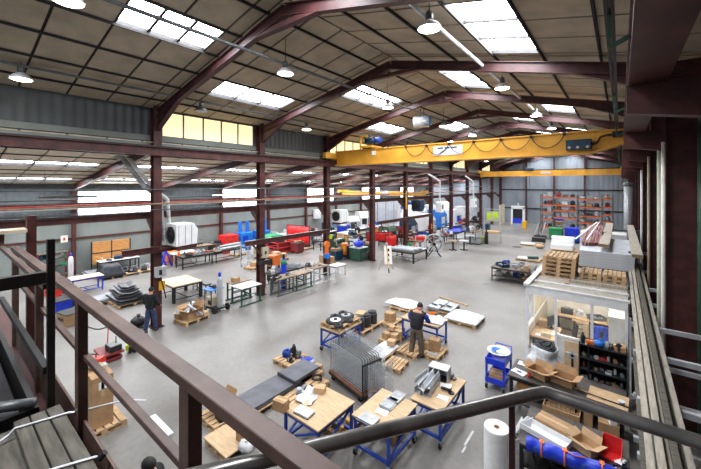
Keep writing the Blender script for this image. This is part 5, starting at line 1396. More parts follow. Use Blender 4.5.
MB().box(-.5,.5,-.5,.5,.05,.95).build('body','dark_green',t,bevel=.02); MB().box(-.53,.53,-.53,.53,.95,1.0).build('rim','light_steel',t); MB().box(.5,.515,-.3,.3,.3,.6).build('label_plate','grey_steel',t)
small('bag',x_-.6,y_,1.0,'vivid_blue','bright blue sack on the grey green steel bin',1.7)
for k,(px,py,lb,tp) in enumerate(((349,240,'grey sheet covered table on yellow trestles','sheet_bright'),(362,249,'tilted grey sheet table left of the fourth column','sheet_grey'))):
    x_, y_ = at(px,py,0); bench(x_,y_,1.3,2.4,.85,lb,leg='yellow' if k==0 else 'black',top=tp,style='legs',lw=.1)
scatter(4,x_-.4,x_+.4,y_-.8,y_+.8,.852,'on the tilted grey sheet table',28,1.5,['white_dull','black','light_steel','orange'])
x_, y_ = at(322,245,0); bench(x_-1.5,y_+.8,1.1,2.2,.85,'bench of dark machines left of the third column',leg='navy',top='bench_top')
scatter(5,x_-1.9,x_-1.1,y_,y_+1.7,.852,'on the bench left of the third column',29,2.0,['navy','white_dull','black','dull_red','grey_steel'])
x_, y_ = at(333,238,0); machine(x_-.5,y_,1.3,1.3,1.6,'navy','navy blue machine under the second white heater',rz=1.2)
x_, y_ = at(352,232,0); machine(x_,y_,1.6,1.4,1.9,'light_steel','light grey machine by the aisle wall past third column',rz=1.2)
x_, y_ = -25.6, 34.4; machine(x_,y_,1.4,1.4,2.3,'white_paint','white machine by the aisle wall behind the fourth column',rz=1.2)
x_, y_ = at(341,234,0); x_, y_ = -25.2, 21.0; bench(x_-1,y_+.5,1.2,1.8,.85,'white topped bench by the aisle wall',leg='yellow',top='white_dull',lw=.1)
scatter(4,x_-1.3,x_-.7,y_-.2,y_+1.2,.852,'on the white topped bench by the aisle wall',30,2.0,['white_dull','light_steel','dull_red','galvanised'])
# strip curtain partition beyond the fourth column
t = thing('strip_curtain', 'pale translucent strip curtain booth beyond the fourth column', 'curtain', (*at(386,231,0),0), 1.25)
for k in range(4): MB().box(-2.6+1.3*k,-1.35+1.3*k,-.02,.02,.8,3.9).build('strip','sheet_bright',t)
fr = MB().bar((-2.65,0,3.95),(2.6,0,3.95),.1,.1)
for k in range(5): fr.bar((-2.65+1.3*k,0,0),(-2.65+1.3*k,0,3.95),.07,.07)
fr.build('frame','grey_steel',t)
x_, y_ = at(388,243,0); screen(-16.3,24.4,2.3,.75,'low red welding screen beyond the fourth column',.75,.85)
x_, y_ = at(395,248,0); screen(-14.6,23.55,.95,1.1,'red welding screen standing nearest the tripod',.7,.55)
x_, y_ = at(401,243,0); screen(-15.4,27.2,.6,.8,'small bright red screen raised right of the others',.7,1.15)
screen(-17.4,29.95,1.3,1.2,'dull red screen at the fifth column',.5,.3,'dull_red')
# tripod
x_, y_ = at(386.5,271,0)
t = thing('tripod_stand', 'tripod stand with white board and yellow banded leg', 'tripod', (x_,y_,0), .4)
for k,(dx,dy) in enumerate(((-.55,.15),(.35,.55),(.3,-.75))):
    l = MB().tube([(dx,dy,0),(dx*.5,dy*.5,.85),(0,0,1.75)],.03,8).build('leg','yellow' if k==2 else 'light_steel',t)
    if k == 2: MB().tube([(dx*.96,dy*.96,.06),(dx*.8,dy*.8,.34)],.036,8).build('black_band','black',l)
MB().cyl((0,0,1.7),(0,0,1.85),.09,n=10).build('head','light_steel',t)
bd = MB().cb(.12,-.12,1.1,.5,.03,1.2,rz=.4,rx=-.25).build('board','paper',t)
for k in range(3): MB().cb(.15,-.17-.12*(k-1)*-.6,1.1+.32*(k-1),.11,.03,.16,rz=.4,rx=-.25).build('black_mark','black',bd)
# table with blue grey rolled sheets
bench(-12.75,22.9,2.3,2.2,.78,'black table with blue grey rolls of sheet beside the tripod',leg='black',top='bench_top',lw=.1)
for k in range(3):
    solo('sheet_roll', MB().cyl((-.95,0,.11),(.95,0,.11),.13-.02*k,n=16), 'sheet_bright', 'blue grey rolled sheet on the black table, %s of three' % ['nearest','middle','farthest'][k], 'roll', (-12.8+.1*k,22.15+.5*k,.782), .1, bevel=.004)
solo('plywood_board', MB().box(-.5,.5,-.4,.4,0,.03), 'white_dull', 'white board lying at the far end of the black table', 'board', (-12.2,23.6,.782), .1)
scatter(4,-13.4,-12.2,23.2,23.9,.815,'at the far end of the black roll table',34,1.1,['card_light','black','red_paint','dark_green' if False else 'green'])
# big spoked wheel on its stand
x_, y_ = at(434,256,0)
t = thing('spoked_wheel', 'large pale spoked wheel frame standing on a stand', 'wheel', (x_,y_,0), .62)
rim = [(.78*math.cos(a*PI/16), 0, .95+.78*math.sin(a*PI/16)) for a in range(33)]
MB().tube(rim,.055,8).build('rim','light_steel',t,smooth=True)
MB().tube([(.6*math.cos(a*PI/16), .14, .95+.6*math.sin(a*PI/16)) for a in range(33)],.03,6).build('inner_ring','grey_steel',t,smooth=True)
for k in range(8): MB().bar((.12*math.cos(k*PI/4),.05,.95+.12*math.sin(k*PI/4)),(.76*math.cos(k*PI/4),0,.95+.76*math.sin(k*PI/4)),.05,.05).build('spoke','light_steel',t)
MB().cyl((0,-.12,.95),(0,.2,.95),.13,n=14).build('hub','dark_steel',t)
MB().bar((-.5,.3,0),(-.1,.1,.85),.07,.07).bar((.5,.3,0),(.1,.1,.85),.07,.07).bar((-.5,-.3,.03),(-.5,.35,.03),.07,.06).bar((.5,-.3,.03),(.5,.35,.03),.07,.06).bar((-.5,-.25,.03),(-.1,0,.5),.05,.05).bar((.5,-.25,.03),(.1,0,.5),.05,.05).build('stand','dark_steel',t)
# benches further along
for k,(px,py,lb,lg,tp) in enumerate(((420,252,'cluttered brown bench behind the spoked wheel','grey_steel','bench_wood'),(445,246,'dark bench beyond the spoked wheel','dark_steel','bench_top'),(457,242,'bench draped with bright blue sheet','dark_steel','bench_top'),(476,241,'bench of grey parts before the green board trolley','dark_steel','bench_wood'))):
    x_, y_ = at(px,py,0)
    bench(x_-.6,y_+1.2,1.2,2.4,.9,lb,leg=lg,top=tp)
    if k != 2: scatter([6,5,0,6][k],x_-1.0,x_-.2,y_+.2,y_+2.2,.902,'on the '+['bench behind the spoked wheel','dark bench beyond the wheel','','bench before the green board'][k],40+k,1.7,[['red_paint','white_dull','black','card_light','dull_red','light_steel'],['black','beige','grey_steel','dull_red','white_dull'],None,['navy','grey_steel','white_dull','black','card']][k])
    else:
        solo('blue_cover', MB().grid(lambda u,v: ((u-.5)*1.35,(v-.5)*2.5,.06*math.sin(6*u)*math.sin(9*v)+.07), 16, 20), 'vivid_blue', 'bright blue sheet draped over a bench in the far row', 'cover', (x_-.6,y_+1.2,.92), 0, solid=.02)
for k,(px,py) in enumerate(((453,250),(464,250),(470,244))):
    x_, y_ = at(px,py,0)
    t = thing('stool', 'grey steel work stand in front of the far benches, %s of three' % ['left','middle','right'][k], 'stand', (x_,y_,0), .3*k, 'grey work stands')
    MB().box(-.4,.4,-.4,.4,.78,.83).build('top','light_steel' if k else 'bench_wood',t)
    MB().bar((0,0,.05),(0,0,.78),.12,.12).build('column','dark_steel',t)
    MB().box(-.35,.35,-.06,.06,0,.05).box(-.06,.06,-.35,.35,0,.05).build('foot','dark_steel',t)
x_, y_ = at(479,245,0)
t = thing('cage_trolley', 'silver wire cage trolley left of the yellow bin', 'trolley', (x_-.3,y_+.4,0), 0)
fr = MB()
for sx in (-.4,.4):
    for sy in (-.5,.5): fr.bar((sx,sy,.12),(sx,sy,1.5),.04,.04)
for k in range(7):
    z = .2+.2*k; fr.bar((-.4,-.5,z),(.4,-.5,z),.02,.02).bar((.4,-.5,z),(.4,.5,z),.02,.02).bar((-.4,.5,z),(.4,.5,z),.02,.02)
fr.build('cage','galvanised',t); MB().box(-.4,.4,-.5,.5,.1,.14).build('floor_plate','grey_steel',t)
for sx in (-.35,.35):
    for sy in (-.45,.45): caster(t,sx,sy,.05)
x_, y_ = at(484,243,0); small('bucket',x_,y_,0,'lime','yellow green bucket on the floor by the wire cage',2.2)
gas_bottle(x_+.35,y_-.4,'black','black gas bottle beside the yellow green bucket',1.3,.16,cap='black')
x_, y_ = at(492,243,0)
t = thing('board_trolley', 'tall trolley frame with green notice board far down the hall', 'trolley', (x_,y_,0), .1)
fr = MB()
for sx in (-.75,.75):
    fr.bar((sx,-.35,.0),(sx,-.35,2.0),.06,.06).bar((sx,.35,.0),(sx,.35,3.3),.06,.06).bar((sx,-.35,.9),(sx,.35,.9),.05,.05)
fr.bar((-.75,.35,3.3),(.75,.35,3.3),.06,.06).bar((-.75,.35,1.0),(.75,.35,1.0),.06,.06).bar((-.75,-.35,.9),(.75,-.35,.9),.06,.06); fr.build('frame','light_steel',t)
MB().box(-.6,.6,.30,.33,2.1,3.1).build('board','pale_green',t); MB().box(-.5,-.1,.28,.3,2.3,2.9).box(.05,.5,.28,.3,2.5,3.0).build('notices','lime',t)
MB().box(-.7,.7,-.33,.33,.92,1.2).build('load','card_light',t,bevel=.02)
# aisle machines at the far half
far = [(-18.2,28.8,1.5,1.4,1.6,'olive','black','olive machine beyond the fifth column'),
       (-18.0,32.6,1.6,1.4,2.0,'navy','sheet_bright','navy machine with bright panel beyond the sixth column'),
       (-17.8,36.4,1.8,1.6,2.3,'white_paint','sky_blue','white machining centre with blue door by seventh column'),
       (-18.2,40.4,2.0,1.8,2.6,'sky_blue','white_paint','blue machining centre behind the eighth column'),
       (-17.8,44.4,1.8,1.8,2.4,'white_paint','vivid_blue','white machine with bright blue door by the eighth column'),
       (-18.0,48.4,1.8,1.6,2.6,'white_dull','navy','tall pale machine with navy door by the ninth column'),
       (-17.6,52.2,1.8,1.6,2.4,'light_steel','black','grey machine with black door by the tenth column'),
       (-22.4,38.2,2.2,1.8,2.4,'white_paint','light_steel','large white enclosure in mid aisle nearest of its row'),
       (-22.2,42.6,2.2,1.8,2.9,'white_paint','sky_blue','large white enclosure with sky blue door in mid aisle'),
       (-22.4,47.2,2.2,1.8,2.7,'light_steel','vivid_blue','large grey enclosure with blue door in mid aisle'),
       (-22.2,51.8,2.2,1.8,3.0,'white_paint','grey_steel','large white enclosure in mid aisle farthest of its row'),
       (-26.0,36.5,1.6,1.6,2.0,'pale_green','black','pale green machine at the far aisle wall')]
for x_,y_,sx,sy,h,m1,m2,lb in far: machine(x_,y_,sx,sy,h,m1,lb,rz=PI/2-.02,m2=m2)
# benches and floor clutter between the machines
def crate_box(x, y, sx, sy, h, m, lb, z=0.0):
    t = thing('crate', lb, 'crate', (x,y,z), .1)
    w = MB().box(-sx/2,sx/2,-sy/2,sy/2,.1,.13)
    w.box(-sx/2,sx/2,-sy/2,-sy/2+.03,.13,h).box(-sx/2,sx/2,sy/2-.03,sy/2,.13,h).box(-sx/2,-sx/2+.03,-sy/2+.03,sy/2-.03,.13,h).box(sx/2-.03,sx/2,-sy/2+.03,sy/2-.03,.13,h); w.build('body',m,t)
    MB().box(-sx/2-.02,sx/2+.02,-sy/2-.02,-sy/2,h-.1,h).box(sx/2,sx/2+.02,-sy/2,sy/2,h-.1,h).build('rim','grey_steel',t)
    MB().box(-sx/2+.05,-sx/2+.2,-sy/2+.05,sy/2-.05,0,.1).box(sx/2-.2,sx/2-.05,-sy/2+.05,sy/2-.05,0,.1).build('runner','black',t)
    c = MB(); rd_ = random.Random(int(abs(x*31+y*17)))
    for k in range(6): c.cb(rd_.uniform(-.3,.3)*sx,rd_.uniform(-.3,.3)*sy,h-.05+rd_.uniform(0,.1),.3*sx,.25*sy,.2,rz=rd_.uniform(0,3))
    c.build('contents',rd_.choice(['sheet_dark','galvanised','white_dull','card']),t)
    return t
WB = [(-22.6,32.8,1.0,2.0,'grey_steel','white_dull','white topped bench in mid aisle before the white enclosures'),
      (-20.6,22.0,1.0,2.0,'dark_steel','bench_top','dark bench in mid aisle behind the fourth column'),
      (-17.2,27.0,.9,1.8,'navy','bench_wood','brown topped bench on navy legs by the fifth column'),
      (-20.6,26.4,1.0,2.4,'grey_steel','bench_wood','brown topped bench in mid aisle behind the fifth column'),
      (-16.0,34.4,.9,2.2,'dark_steel','bench_top','dark bench before the white machining centre'),
      (-15.9,38.6,.9,2.2,'grey_steel','white_dull','white topped bench before the blue machining centre'),
      (-15.9,42.6,.9,2.2,'grey_steel','bench_wood','brown topped bench before the bright blue door machine'),
      (-15.8,46.6,.9,2.2,'dark_steel','bench_top','dark bench near the ninth column'),
      (-25.9,25.2,1.0,2.6,'grey_steel','bench_wood','brown bench at the far aisle wall behind fourth column'),
      (-22.8,29.6,1.0,2.4,'grey_steel','white_dull','white topped bench in the aisle behind the navy heater')]
for k,(x_,y_,sx,sy,lg,tp,lb) in enumerate(WB):
    bench(x_,y_,sx,sy,.88,lb,leg=lg,top=tp)
    scatter(6,x_-sx*.36,x_+sx*.36,y_-sy*.42,y_+sy*.42,.882,'on the '+lb.split(' in mid')[0]+[' before the enclosures',' behind fourth column','',' behind fifth column','','','','','',''][k],60+k,1.9,None if k % 2 else ['white_dull','light_steel','black','red_paint','blue_paint','card_light','galvanised','dull_red'])
CB = [(-17.0,19.3,.9,.9,.8,'navy','navy crate behind the third column'),(-17.4,21.2,1.0,1.2,.7,'grey_steel','grey crate left of the fourth column'),
      (-16.2,22.6,.8,.8,.9,'dark_green','dark green crate left of the fourth column'),(-21.3,19.4,.8,.8,.9,'dull_red','dull red crate in the mid aisle'),
      (-25.2,30.2,1.2,1.2,1.0,'vivid_blue','bright blue crate in the mid aisle behind fourth column'),(-19.5,25.0,.9,.7,.8,'white_dull','white crate before the olive machine'),
      (-16.3,32.2,.7,.7,.9,'blue_paint','blue crate just beyond the fifth column'),(-20.3,30.4,1.2,1.2,1.1,'orange','orange crate behind the olive machine'),
      (-15.4,33.2,.6,.7,.8,'card','brown crate at the sixth column'),(-20.2,36.6,1.2,1.2,1.2,'vivid_blue','bright blue crate behind the white machining centre'),
      (-13.2,43.6,.9,1.0,.9,'navy','navy crate on the hall side past eighth column'),
      (-26.4,15.0,1.0,.9,.9,'grey_steel','grey crate at the wall beyond the dark benches'),(-21.8,16.2,.9,.9,.7,'card','brown crate in the aisle before the wire shelf trolley'),
      (-22.0,23.6,1.0,1.0,.8,'light_steel','light grey crate in mid aisle behind fourth column')]
for a_ in CB: crate_box(*a_)
LOADS = [(-24.2,15.6,'white_dull','white carton','on a pallet left of the red cabinet'),
         (-20.2,16.6,'card_light','pale carton','on a pallet in mid aisle left of the red cage'),(-19.8,28.6,'white_dull','white carton','on a pallet behind the olive machine'),
         (-16.6,18.0,'card','brown carton','on a pallet left of the third column'),(-17.2,23.6,'sheet_dark','charcoal box','on a pallet behind the fourth column'),
         (-23.2,28.0,'card_light','pale carton','on a pallet before the navy heater'),(-15.9,29.0,'black','black box','on a pallet before the red edged bench')]
for x_,y_,m_,nm,wh in LOADS:
    pallet(x_,y_,'wooden pallet carrying a '+nm+' '+wh.replace('on a pallet ',''),.1,.9,1.1)
    carton(x_-.12,y_-.22,.146,.5,.45,.5,'large '+nm+' '+wh,.1,m=m_)
    carton(x_+.1,y_+.28,.146,.45,.4,.34,'smaller '+nm+' '+wh,.2,m=m_)
x_, y_ = at(412,243,0); bench(x_-.8,y_+.8,1.0,2.0,.85,'red edged bench by the fifth column base',leg='dull_red',top='bench_wood')
scatter(5,x_-1.1,x_-.5,y_,y_+1.6,.852,'on the red edged bench by the fifth column',50,1.8,['black','navy','card_light','green','dull_red'])
t = thing('blue_bracket_arm', 'bright blue arm bracket behind the sixth column', 'bracket', (-19.9,33.9,0), .4)
MB().bar((0,0,0),(0,0,4.0),.25,.25).build('mast','white_paint',t); MB().bar((0,0,3.6),(1.6,0,3.6),.25,.3).bar((0,0,3.0),(.9,0,3.5),.15,.15).build('arm','vivid_blue',t); MB().box(-.6,.6,-.4,.4,0,.08).build('base','dark_steel',t)
t = thing('wall_cabinet', 'white electrical cabinet on the far aisle wall', 'cabinet', (XF+.3,27.5,1.9))
MB().box(-.2,.2,-.4,.4,0,1.0).build('body','white_paint',t,bevel=.01); MB().box(.2,.215,-.36,.36,.04,.96).build('door','white_dull',t)

# ================================================================ FAR END OF THE HALL
x_, y_ = at(518,225,0)
t = thing('test_portal', 'white portal frame with blue panel at the far end wall', 'machine', (x_,y_,0), 0); t.scale = (.72,.8,.92)
for sx in (-1.05,1.05): MB().box(sx-.16,sx+.16,-.4,.4,0,2.75).build('upright','white_paint',t,bevel=.01)
MB().box(-1.21,1.21,-.4,.4,2.5,2.95).build('head_beam','white_paint',t,bevel=.01)
MB().box(-.89,.89,-.2,.2,.3,1.0).build('blue_panel','vivid_blue',t); MB().box(-.89,.89,-.05,.1,1.0,2.5).build('back_panel','dark_steel',t)
MB().lathe([(.18,2.95),(.18,3.3),(.08,3.4)],n=12).box(-1.21,1.21,-.5,.5,0,.12).build('fittings','light_steel',t)
x_, y_ = at(524.5,229,0)
t = thing('waste_bin', 'yellow wheeled bin on the floor before the end wall', 'bin', (x_,y_,0)); t.scale = (.7,.7,.85)
MB().prism([(-.32,.08),(.32,.08),(.4,1.1),(-.4,1.1)],-.35,.35,'y').build('body','yellow',t,bevel=.03); MB().box(-.43,.43,-.4,.4,1.1,1.2).build('lid','yellow',t,bevel=.03)
for sx in (-.25,.25): caster(t,sx,.25,.08)
for k,(px,py,w) in enumerate(((498,222,.45),(495,223,.3))):
    x_, y_ = at(px+5,py+1,0); solo('tall_board', MB().box(-w/2,w/2,-.04,.04,0,2.8), ['beige','pale_wood'][k], ['wide beige board leaning at the far end corner','narrow wood board leaning at the far end corner'][k], 'board', (x_,y_,0), .3*k, bevel=.01)
# orange pallet racking on the end wall
BX = [-7.55,-6.25,-3.85,-1.6,-.65]; RY = 46.9
t = thing('pallet_rack', 'long orange and grey pallet racking before the end wall', 'rack', (0,RY,0))
for x in BX:
    f = MB()
    for sy in (-.5,.5): f.bar((x,sy,0),(x,sy,4.6),.12,.1)
    for k in range(5): f.bar((x,-.5,.4+.75*k),(x,.5,.8+.75*k),.05,.05)
    f.build('upright','grey_steel',t)
lev = {0:[.7,1.6,2.5,3.4,4.3],1:[.7,1.9,2.75,3.35,4.3],2:[.6,1.45,2.2,3.2,4.1],3:[.8,1.7,2.5,3.3,4.2]}
for b in range(4):
    for z in lev[b]:
        for sy in (-.52,.52): MB().box(BX[b]+.06,BX[b+1]-.06,sy-.03,sy+.03,z-.14,z).build('beam','rack_orange',t)
        MB().box(BX[b]+.06,BX[b+1]-.06,-.5,.5,z,z+.02).build('decking','grey_wood',t)
rd = random.Random(77)
cn = {'white_dull':'white','sheet_dark':'charcoal','black':'black','galvanised':'silver','dull_red':'dull red','navy':'navy','card':'brown','grey_steel':'grey','light_steel':'light grey'}
bay = ['leftmost','second','third','rightmost']; lv = ['lowest','second','middle','fourth','top']; ps = ['left','centre left','centre','centre right','right']
for b in range(4):
    for li, z in enumerate(lev[b]):
        n = max(1, int((BX[b+1]-BX[b])/.62))
        for k in range(n):
            mm = rd.choice(list(cn)); h = rd.uniform(.22,.5)
            w = (BX[b+1]-BX[b]-.3)/n
            pos = ps[k] if n > 3 else ['left','centre','right'][k]
            lb = '%s load on the %s level, %s of the %s racking bay' % (cn[mm], lv[li], pos, bay[b])
            t2 = thing('rack_load', lb, 'rack load', (BX[b]+.15+w*(k+.5),RY,z+.02), rd.uniform(-.1,.1), 'loads on the orange racking')
            if k % 2: MB().box(-w*.42,w*.42,-.35,.35,0,h).build('box',mm,t2,bevel=.02); MB().box(-w*.44,w*.44,-.37,.37,h,h+.04).build('lid',mm,t2)
            else:
                MB().lathe([(w*.3,0),(w*.36,h*.5),(w*.3,h)],n=12).build('drum',mm,t2); MB().lathe([(w*.15,h),(w*.15,h+.08)],n=10).build('cap','black',t2)
# big boxes on the floor in front
def skip(x, y, w, m, label):
    t = thing('container', label, 'container', (x,y,0), 0)
    b = MB().box(-w/2,w/2,-.6,.6,.15,.2).box(-w/2,w/2,-.6,-.55,.2,1.15).box(-w/2,w/2,.55,.6,.2,1.15).box(-w/2,-w/2+.05,-.55,.55,.2,1.15).box(w/2-.05,w/2,-.55,.55,.2,1.15); b.build('body',m,t)
    r = MB()
    for k in range(5): r.box(-w/2+.05+(w-.1)*k/4-.03,-w/2+.05+(w-.1)*k/4+.03,-.64,-.6,.2,1.1)
    r.build('rib',m,t); MB().box(-w/2-.03,w/2+.03,-.64,.64,1.1,1.17).build('rim',m,t); MB().box(-w*.4,-w*.25,-.5,.5,0,.15).box(w*.25,w*.4,-.5,.5,0,.15).build('foot','black',t)
    return t
x_, y_ = at(556,239,0); skip(x_,y_,1.15,'green','green steel container before the orange racking')
x_, y_ = at(572.5,239,0); skip(x_,y_,1.25,'vivid_blue','bright blue steel container right of the green one')
x_, y_ = at(557,231,0); skip(x_,y_+1.2,1.1,'card_light','pale crate standing behind the green container')
x_, y_ = at(566,231,0)
solo('machine_guard', MB().bar((-.1,0,0),(.35,0,2.3),.14,.1).bar((.9,0,0),(.35,0,2.3),.1,.1).bar((.15,0,1.2),(.65,0,1.2),.1,.1), 'light_steel', 'light grey A shaped frame behind the blue container', 'frame', (x_,y_+.6,0), .3)
x_, y_ = at(555,226,0); x_, y_ = at(557,231,0); small('roll',x_,y_+1.2,1.18,'vivid_blue','bright blue roll on the pale crate behind the green container',1.8,.1)
x_, y_ = at(540,238,0)
t = thing('press_trolley', 'dark trolley with tilted grey boards left of green container', 'trolley', (x_,y_,0), .2)
MB().box(-.6,.6,-.5,.5,.18,.3).build('deck','black',t)
for k in range(4): MB().cb(-.3+.2*k,0,.95,.05,.8,1.4,ry=.3-.2*(k%3)).build('board',['light_steel','sheet_dark','grey_steel','white_dull'][k],t)
for sx in (-.5,.5):
    for sy in (-.4,.4): caster(t,sx,sy,.08)
x_, y_ = at(541,244,0); t = thing('trolley', 'low black parts trolley in front of the tilted boards', 'trolley', (x_-.1,y_-.6,0), .1)
MB().box(-.6,.6,-.4,.4,.3,.36).box(-.55,.55,-.36,.36,.36,.7).build('body','black',t,bevel=.02)
for sx in (-.45,.45):
    for sy in (-.3,.3): caster(t,sx,sy,.1)
x_, y_ = at(528,244,.1); pallet(x_,y_,'low pallet with beige sheet left of the black trolley',0,1.2,1.2)
solo('board', MB().box(-.6,.6,-.5,.5,0,.06), 'cream', 'beige sheet lying on the pallet left of black trolley', 'board', (x_,y_,.146), .2, bevel=.01)
x_, y_ = at(579,238,0); small('bucket',x_+.3,y_-.3,0,'yellow','yellow bucket right of the bright blue container',3.0)
x_, y_ = at(574,243,0); small('bag',x_,y_,0,'blue_paint','blue and white sack in front of the blue container',2.2)
x_, y_ = at(566,250,.1); pallet(x_,y_+.2,'pallet under the large white wrapped boxes',0,1.9,1.6)
for k,(dx,dy,w,h,lb) in enumerate(((-.3,.5,1.7,1.0,'large white wrapped box behind, beyond the stacked pallets'),(-.3,-.35,1.6,.45,'low white wrapped box in front, beyond the stacked pallets'))):
    t = thing('wrapped_box', lb, 'box', (x_+dx,y_+dy+.2,.146), .05)
    MB().box(-w/2,w/2,-.36,.36,0,h).build('body','paper',t,bevel=.03); MB().box(-w/2-.004,w/2+.004,-.03,.03,h*.2,h+.004).build('band','white_dull',t)
x_, y_ = at(546,248,.1); small('bag',x_-.5,y_,0,'card_light','pale brown sack left of the white wrapped boxes',1.5)
# ================================================================ OFFICE CABIN
CX0, CX1, CY0, CY1, CH = -2.36, .16, 11.95, 15.9, 2.5
t = thing('office_cabin', 'glazed white office cabin with flat roof against the right wall', 'cabin', (0,0,0))
MB().box(CX0,CX1,CY0,CY1,2.36,2.46).build('roof','grey_plank',t)
w = MB()
for y in (CY0+.02,CY0+.75,CY0+2.0): w.box(CX0-.04,CX1+.04,y-.06,y+.06,2.46,2.52)
w.box(CX0-.06,CX0+.10,CY0-.1,CY1-.8,2.50,2.57); w.build('roof_batten','white_dull',t)
MB().box(CX0,CX1,CY0-.03,CY0+.05,2.24,2.46).build('fascia','white_paint',t)
f = MB()
for x in (CX0+.03,-1.54,-.645,CX1-.03): f.box(x-.035,x+.035,CY0-.02,CY0+.05,0,2.3)
for y in (CY0+.02,CY0+1.0,CY1-.05): f.box(CX0-.02,CX0+.05,y-.035,y+.035,0,2.36)
f.box(-1.54,CX1,CY0-.01,CY0+.05,1.10,1.16).box(CX0,CX1,CY0-.01,CY0+.05,0,.08); f.box(CX0-.01,CX0+.05,CY0,CY1,1.1,1.16); f.build('wall_frame','white_paint',t)
p = MB().box(-1.54,CX1,CY0,CY0+.03,.08,1.10).box(CX0,-1.6,CY0,CY0+.03,.08,.5); p.build('lower_panel','white_dull',t)
MB().box(CX0,CX0+.03,CY0,CY1,.0,1.1).box(CX0,CX0+.03,CY0+1.0,CY1,1.1,2.36).build('side_panel','beige',t)
MB().box(CX1-.03,CX1,CY0,CY1,0,2.36).box(CX0,CX1,CY1-.04,CY1,0,2.36).build('back_wall','cream',t)
MB().box(CX0,CX1,CY0,CY1,.003,.02).build('floor_covering','beige',t)
for a,b,z0 in ((CX0+.07,-1.575,.5),(-1.5,-.68,1.16),(-.61,CX1-.06,1.16)):
    MB().box(a,b,CY0+.01,CY0+.016,z0,2.26).build('pane','glass',t)
MB().box(CX0+.01,CX0+.016,CY0+.06,CY0+.96,1.16,2.34).build('pane','glass',t)
for k,y in enumerate((12.9,14.6)):
    lt = thing('ceiling_light','tube light under the cabin ceiling, %s one' % ['front','rear'][k],'lamp',(-1.1,y,2.27),0,'cabin tube lights')
    MB().box(-.8,.8,-.08,.08,.03,.085).build('housing','white_paint',lt); MB().box(-.75,.75,-.06,.06,0,.03).build('diffuser','cabin_glow',lt)
# furniture behind the glass
bench(-1.95,13.05,.75,1.3,.75,'pale office desk behind the left cabin pane',leg='black',top='card_light',name='office_desk',cat='desk')
bench(-1.0,15.35,2.0,.75,.76,'long rear desk with wood top behind the middle cabin pane',leg='black',top='card_light',name='office_desk',cat='desk')
t = thing('drawer_unit','yellow wood drawer unit under the rear cabin desk','drawers',(-1.15,15.15,.02))
MB().box(-.25,.25,-.3,.3,0,.68).build('carcass','card_light',t)
for k in range(4):
    d = MB().box(-.23,.23,-.32,-.3,.03+.165*k,.175+.165*k).build('drawer','pale_wood',t); MB().box(-.08,.08,-.345,-.32,.10+.165*k,.12+.165*k).build('handle','black',d)
def office_chair(x,y,rz,m,label):
    t = thing('office_chair',label,'chair',(x,y,.02),rz)
    MB().cb(0,0,.47,.46,.44,.07).build('seat',m,t,bevel=.02); MB().cb(0,-.24,.80,.42,.06,.5,rx=.12).build('backrest',m,t,bevel=.02)
    MB().cyl((0,0,.1),(0,0,.45),.03,n=10).bar((0,-.2,.45),(0,-.26,.62),.05,.03).build('column','black',t)
    s_ = MB()
    for k in range(5): s_.bar((0,0,.1),(.27*math.cos(k*PI*.4),.27*math.sin(k*PI*.4),.06),.04,.03)
    s_.build('star_base','black',t)
    for k in range(5): MB().cyl((.27*math.cos(k*PI*.4)-.015,.27*math.sin(k*PI*.4),.03),(.27*math.cos(k*PI*.4)+.015,.27*math.sin(k*PI*.4),.03),.03,n=10).build('caster','black',t)
office_chair(-1.42,13.5,1.9,'black','black office chair between the two cabin desks')
office_chair(-.42,13.6,.4,'black','office chair under the blue jacket in the cabin')
solo('work_jacket', MB().grid(lambda u,v: (-.42+(u-.5)*.55+.02*math.sin(9*v), 13.36+.07*math.cos(6.3*u)+.03*math.sin(17*u), .50+v*.72-.12*(2*u-1)**2), 22, 14), 'blue_cloth', 'bright blue work jacket hung over the cabin chair', 'jacket', (0,0,0), 0, solid=.03, smooth=True)
t = thing('monitor','black computer monitor on the left cabin desk','monitor',(-1.85,13.4,.752),1.2)
MB().box(-.25,.25,-.015,.015,.12,.45).build('screen','black',t,bevel=.006); MB().box(-.03,.03,-.01,.03,.01,.14).box(-.12,.12,-.08,.08,0,.012).build('stand','black',t)
for k in range(4): small('paper',-2.05+.12*k,12.6+.13*k,.753+.002*k,'paper','paper sheet on the left cabin desk, %s from the front' % ORD[k],1.0,.5*k,'papers on the cabin desk')
carton(-2.1,13.5,.752,.3,.3,.22,'brown carton at the rear of the left cabin desk',.1)
carton(-1.9,12.62,.76,.3,.22,.12,'pale flat box at the front of left cabin desk',.1,m='pale_wood')
for k in range(3): small(['toolbox','machine_part','tray'][k],-1.6+.45*k,15.3,.762,['black','white_dull','grey_steel'][k],['black case','white part','grey bin'][k]+' on the rear desk in the cabin',.9,.3*k)
t = thing('shelf_unit','white shelf of paper stacks behind the right cabin pane','shelf',(-.08,13.2,.02))
MB().box(-.2,.2,-.5,-.47,0,1.75).box(-.2,.2,.47,.5,0,1.75).build('side','white_dull',t)
for k in range(6): MB().box(-.2,.2,-.47,.47,.05+.33*k,.08+.33*k).build('shelf','white_paint',t)
for k in range(5): MB().box(-.16,.12,-.42+.03*k,.40,.085+.33*k,.085+.33*k+.14+.03*(k%2)).build('paper_stack','paper',t)
solo('notice_sheet', MB().box(-.2,.2,-.006,.006,0,.42), 'paper', 'white notice sheet on the rear wall of the cabin', 'notice', (-1.35,CY1-.05,1.45))

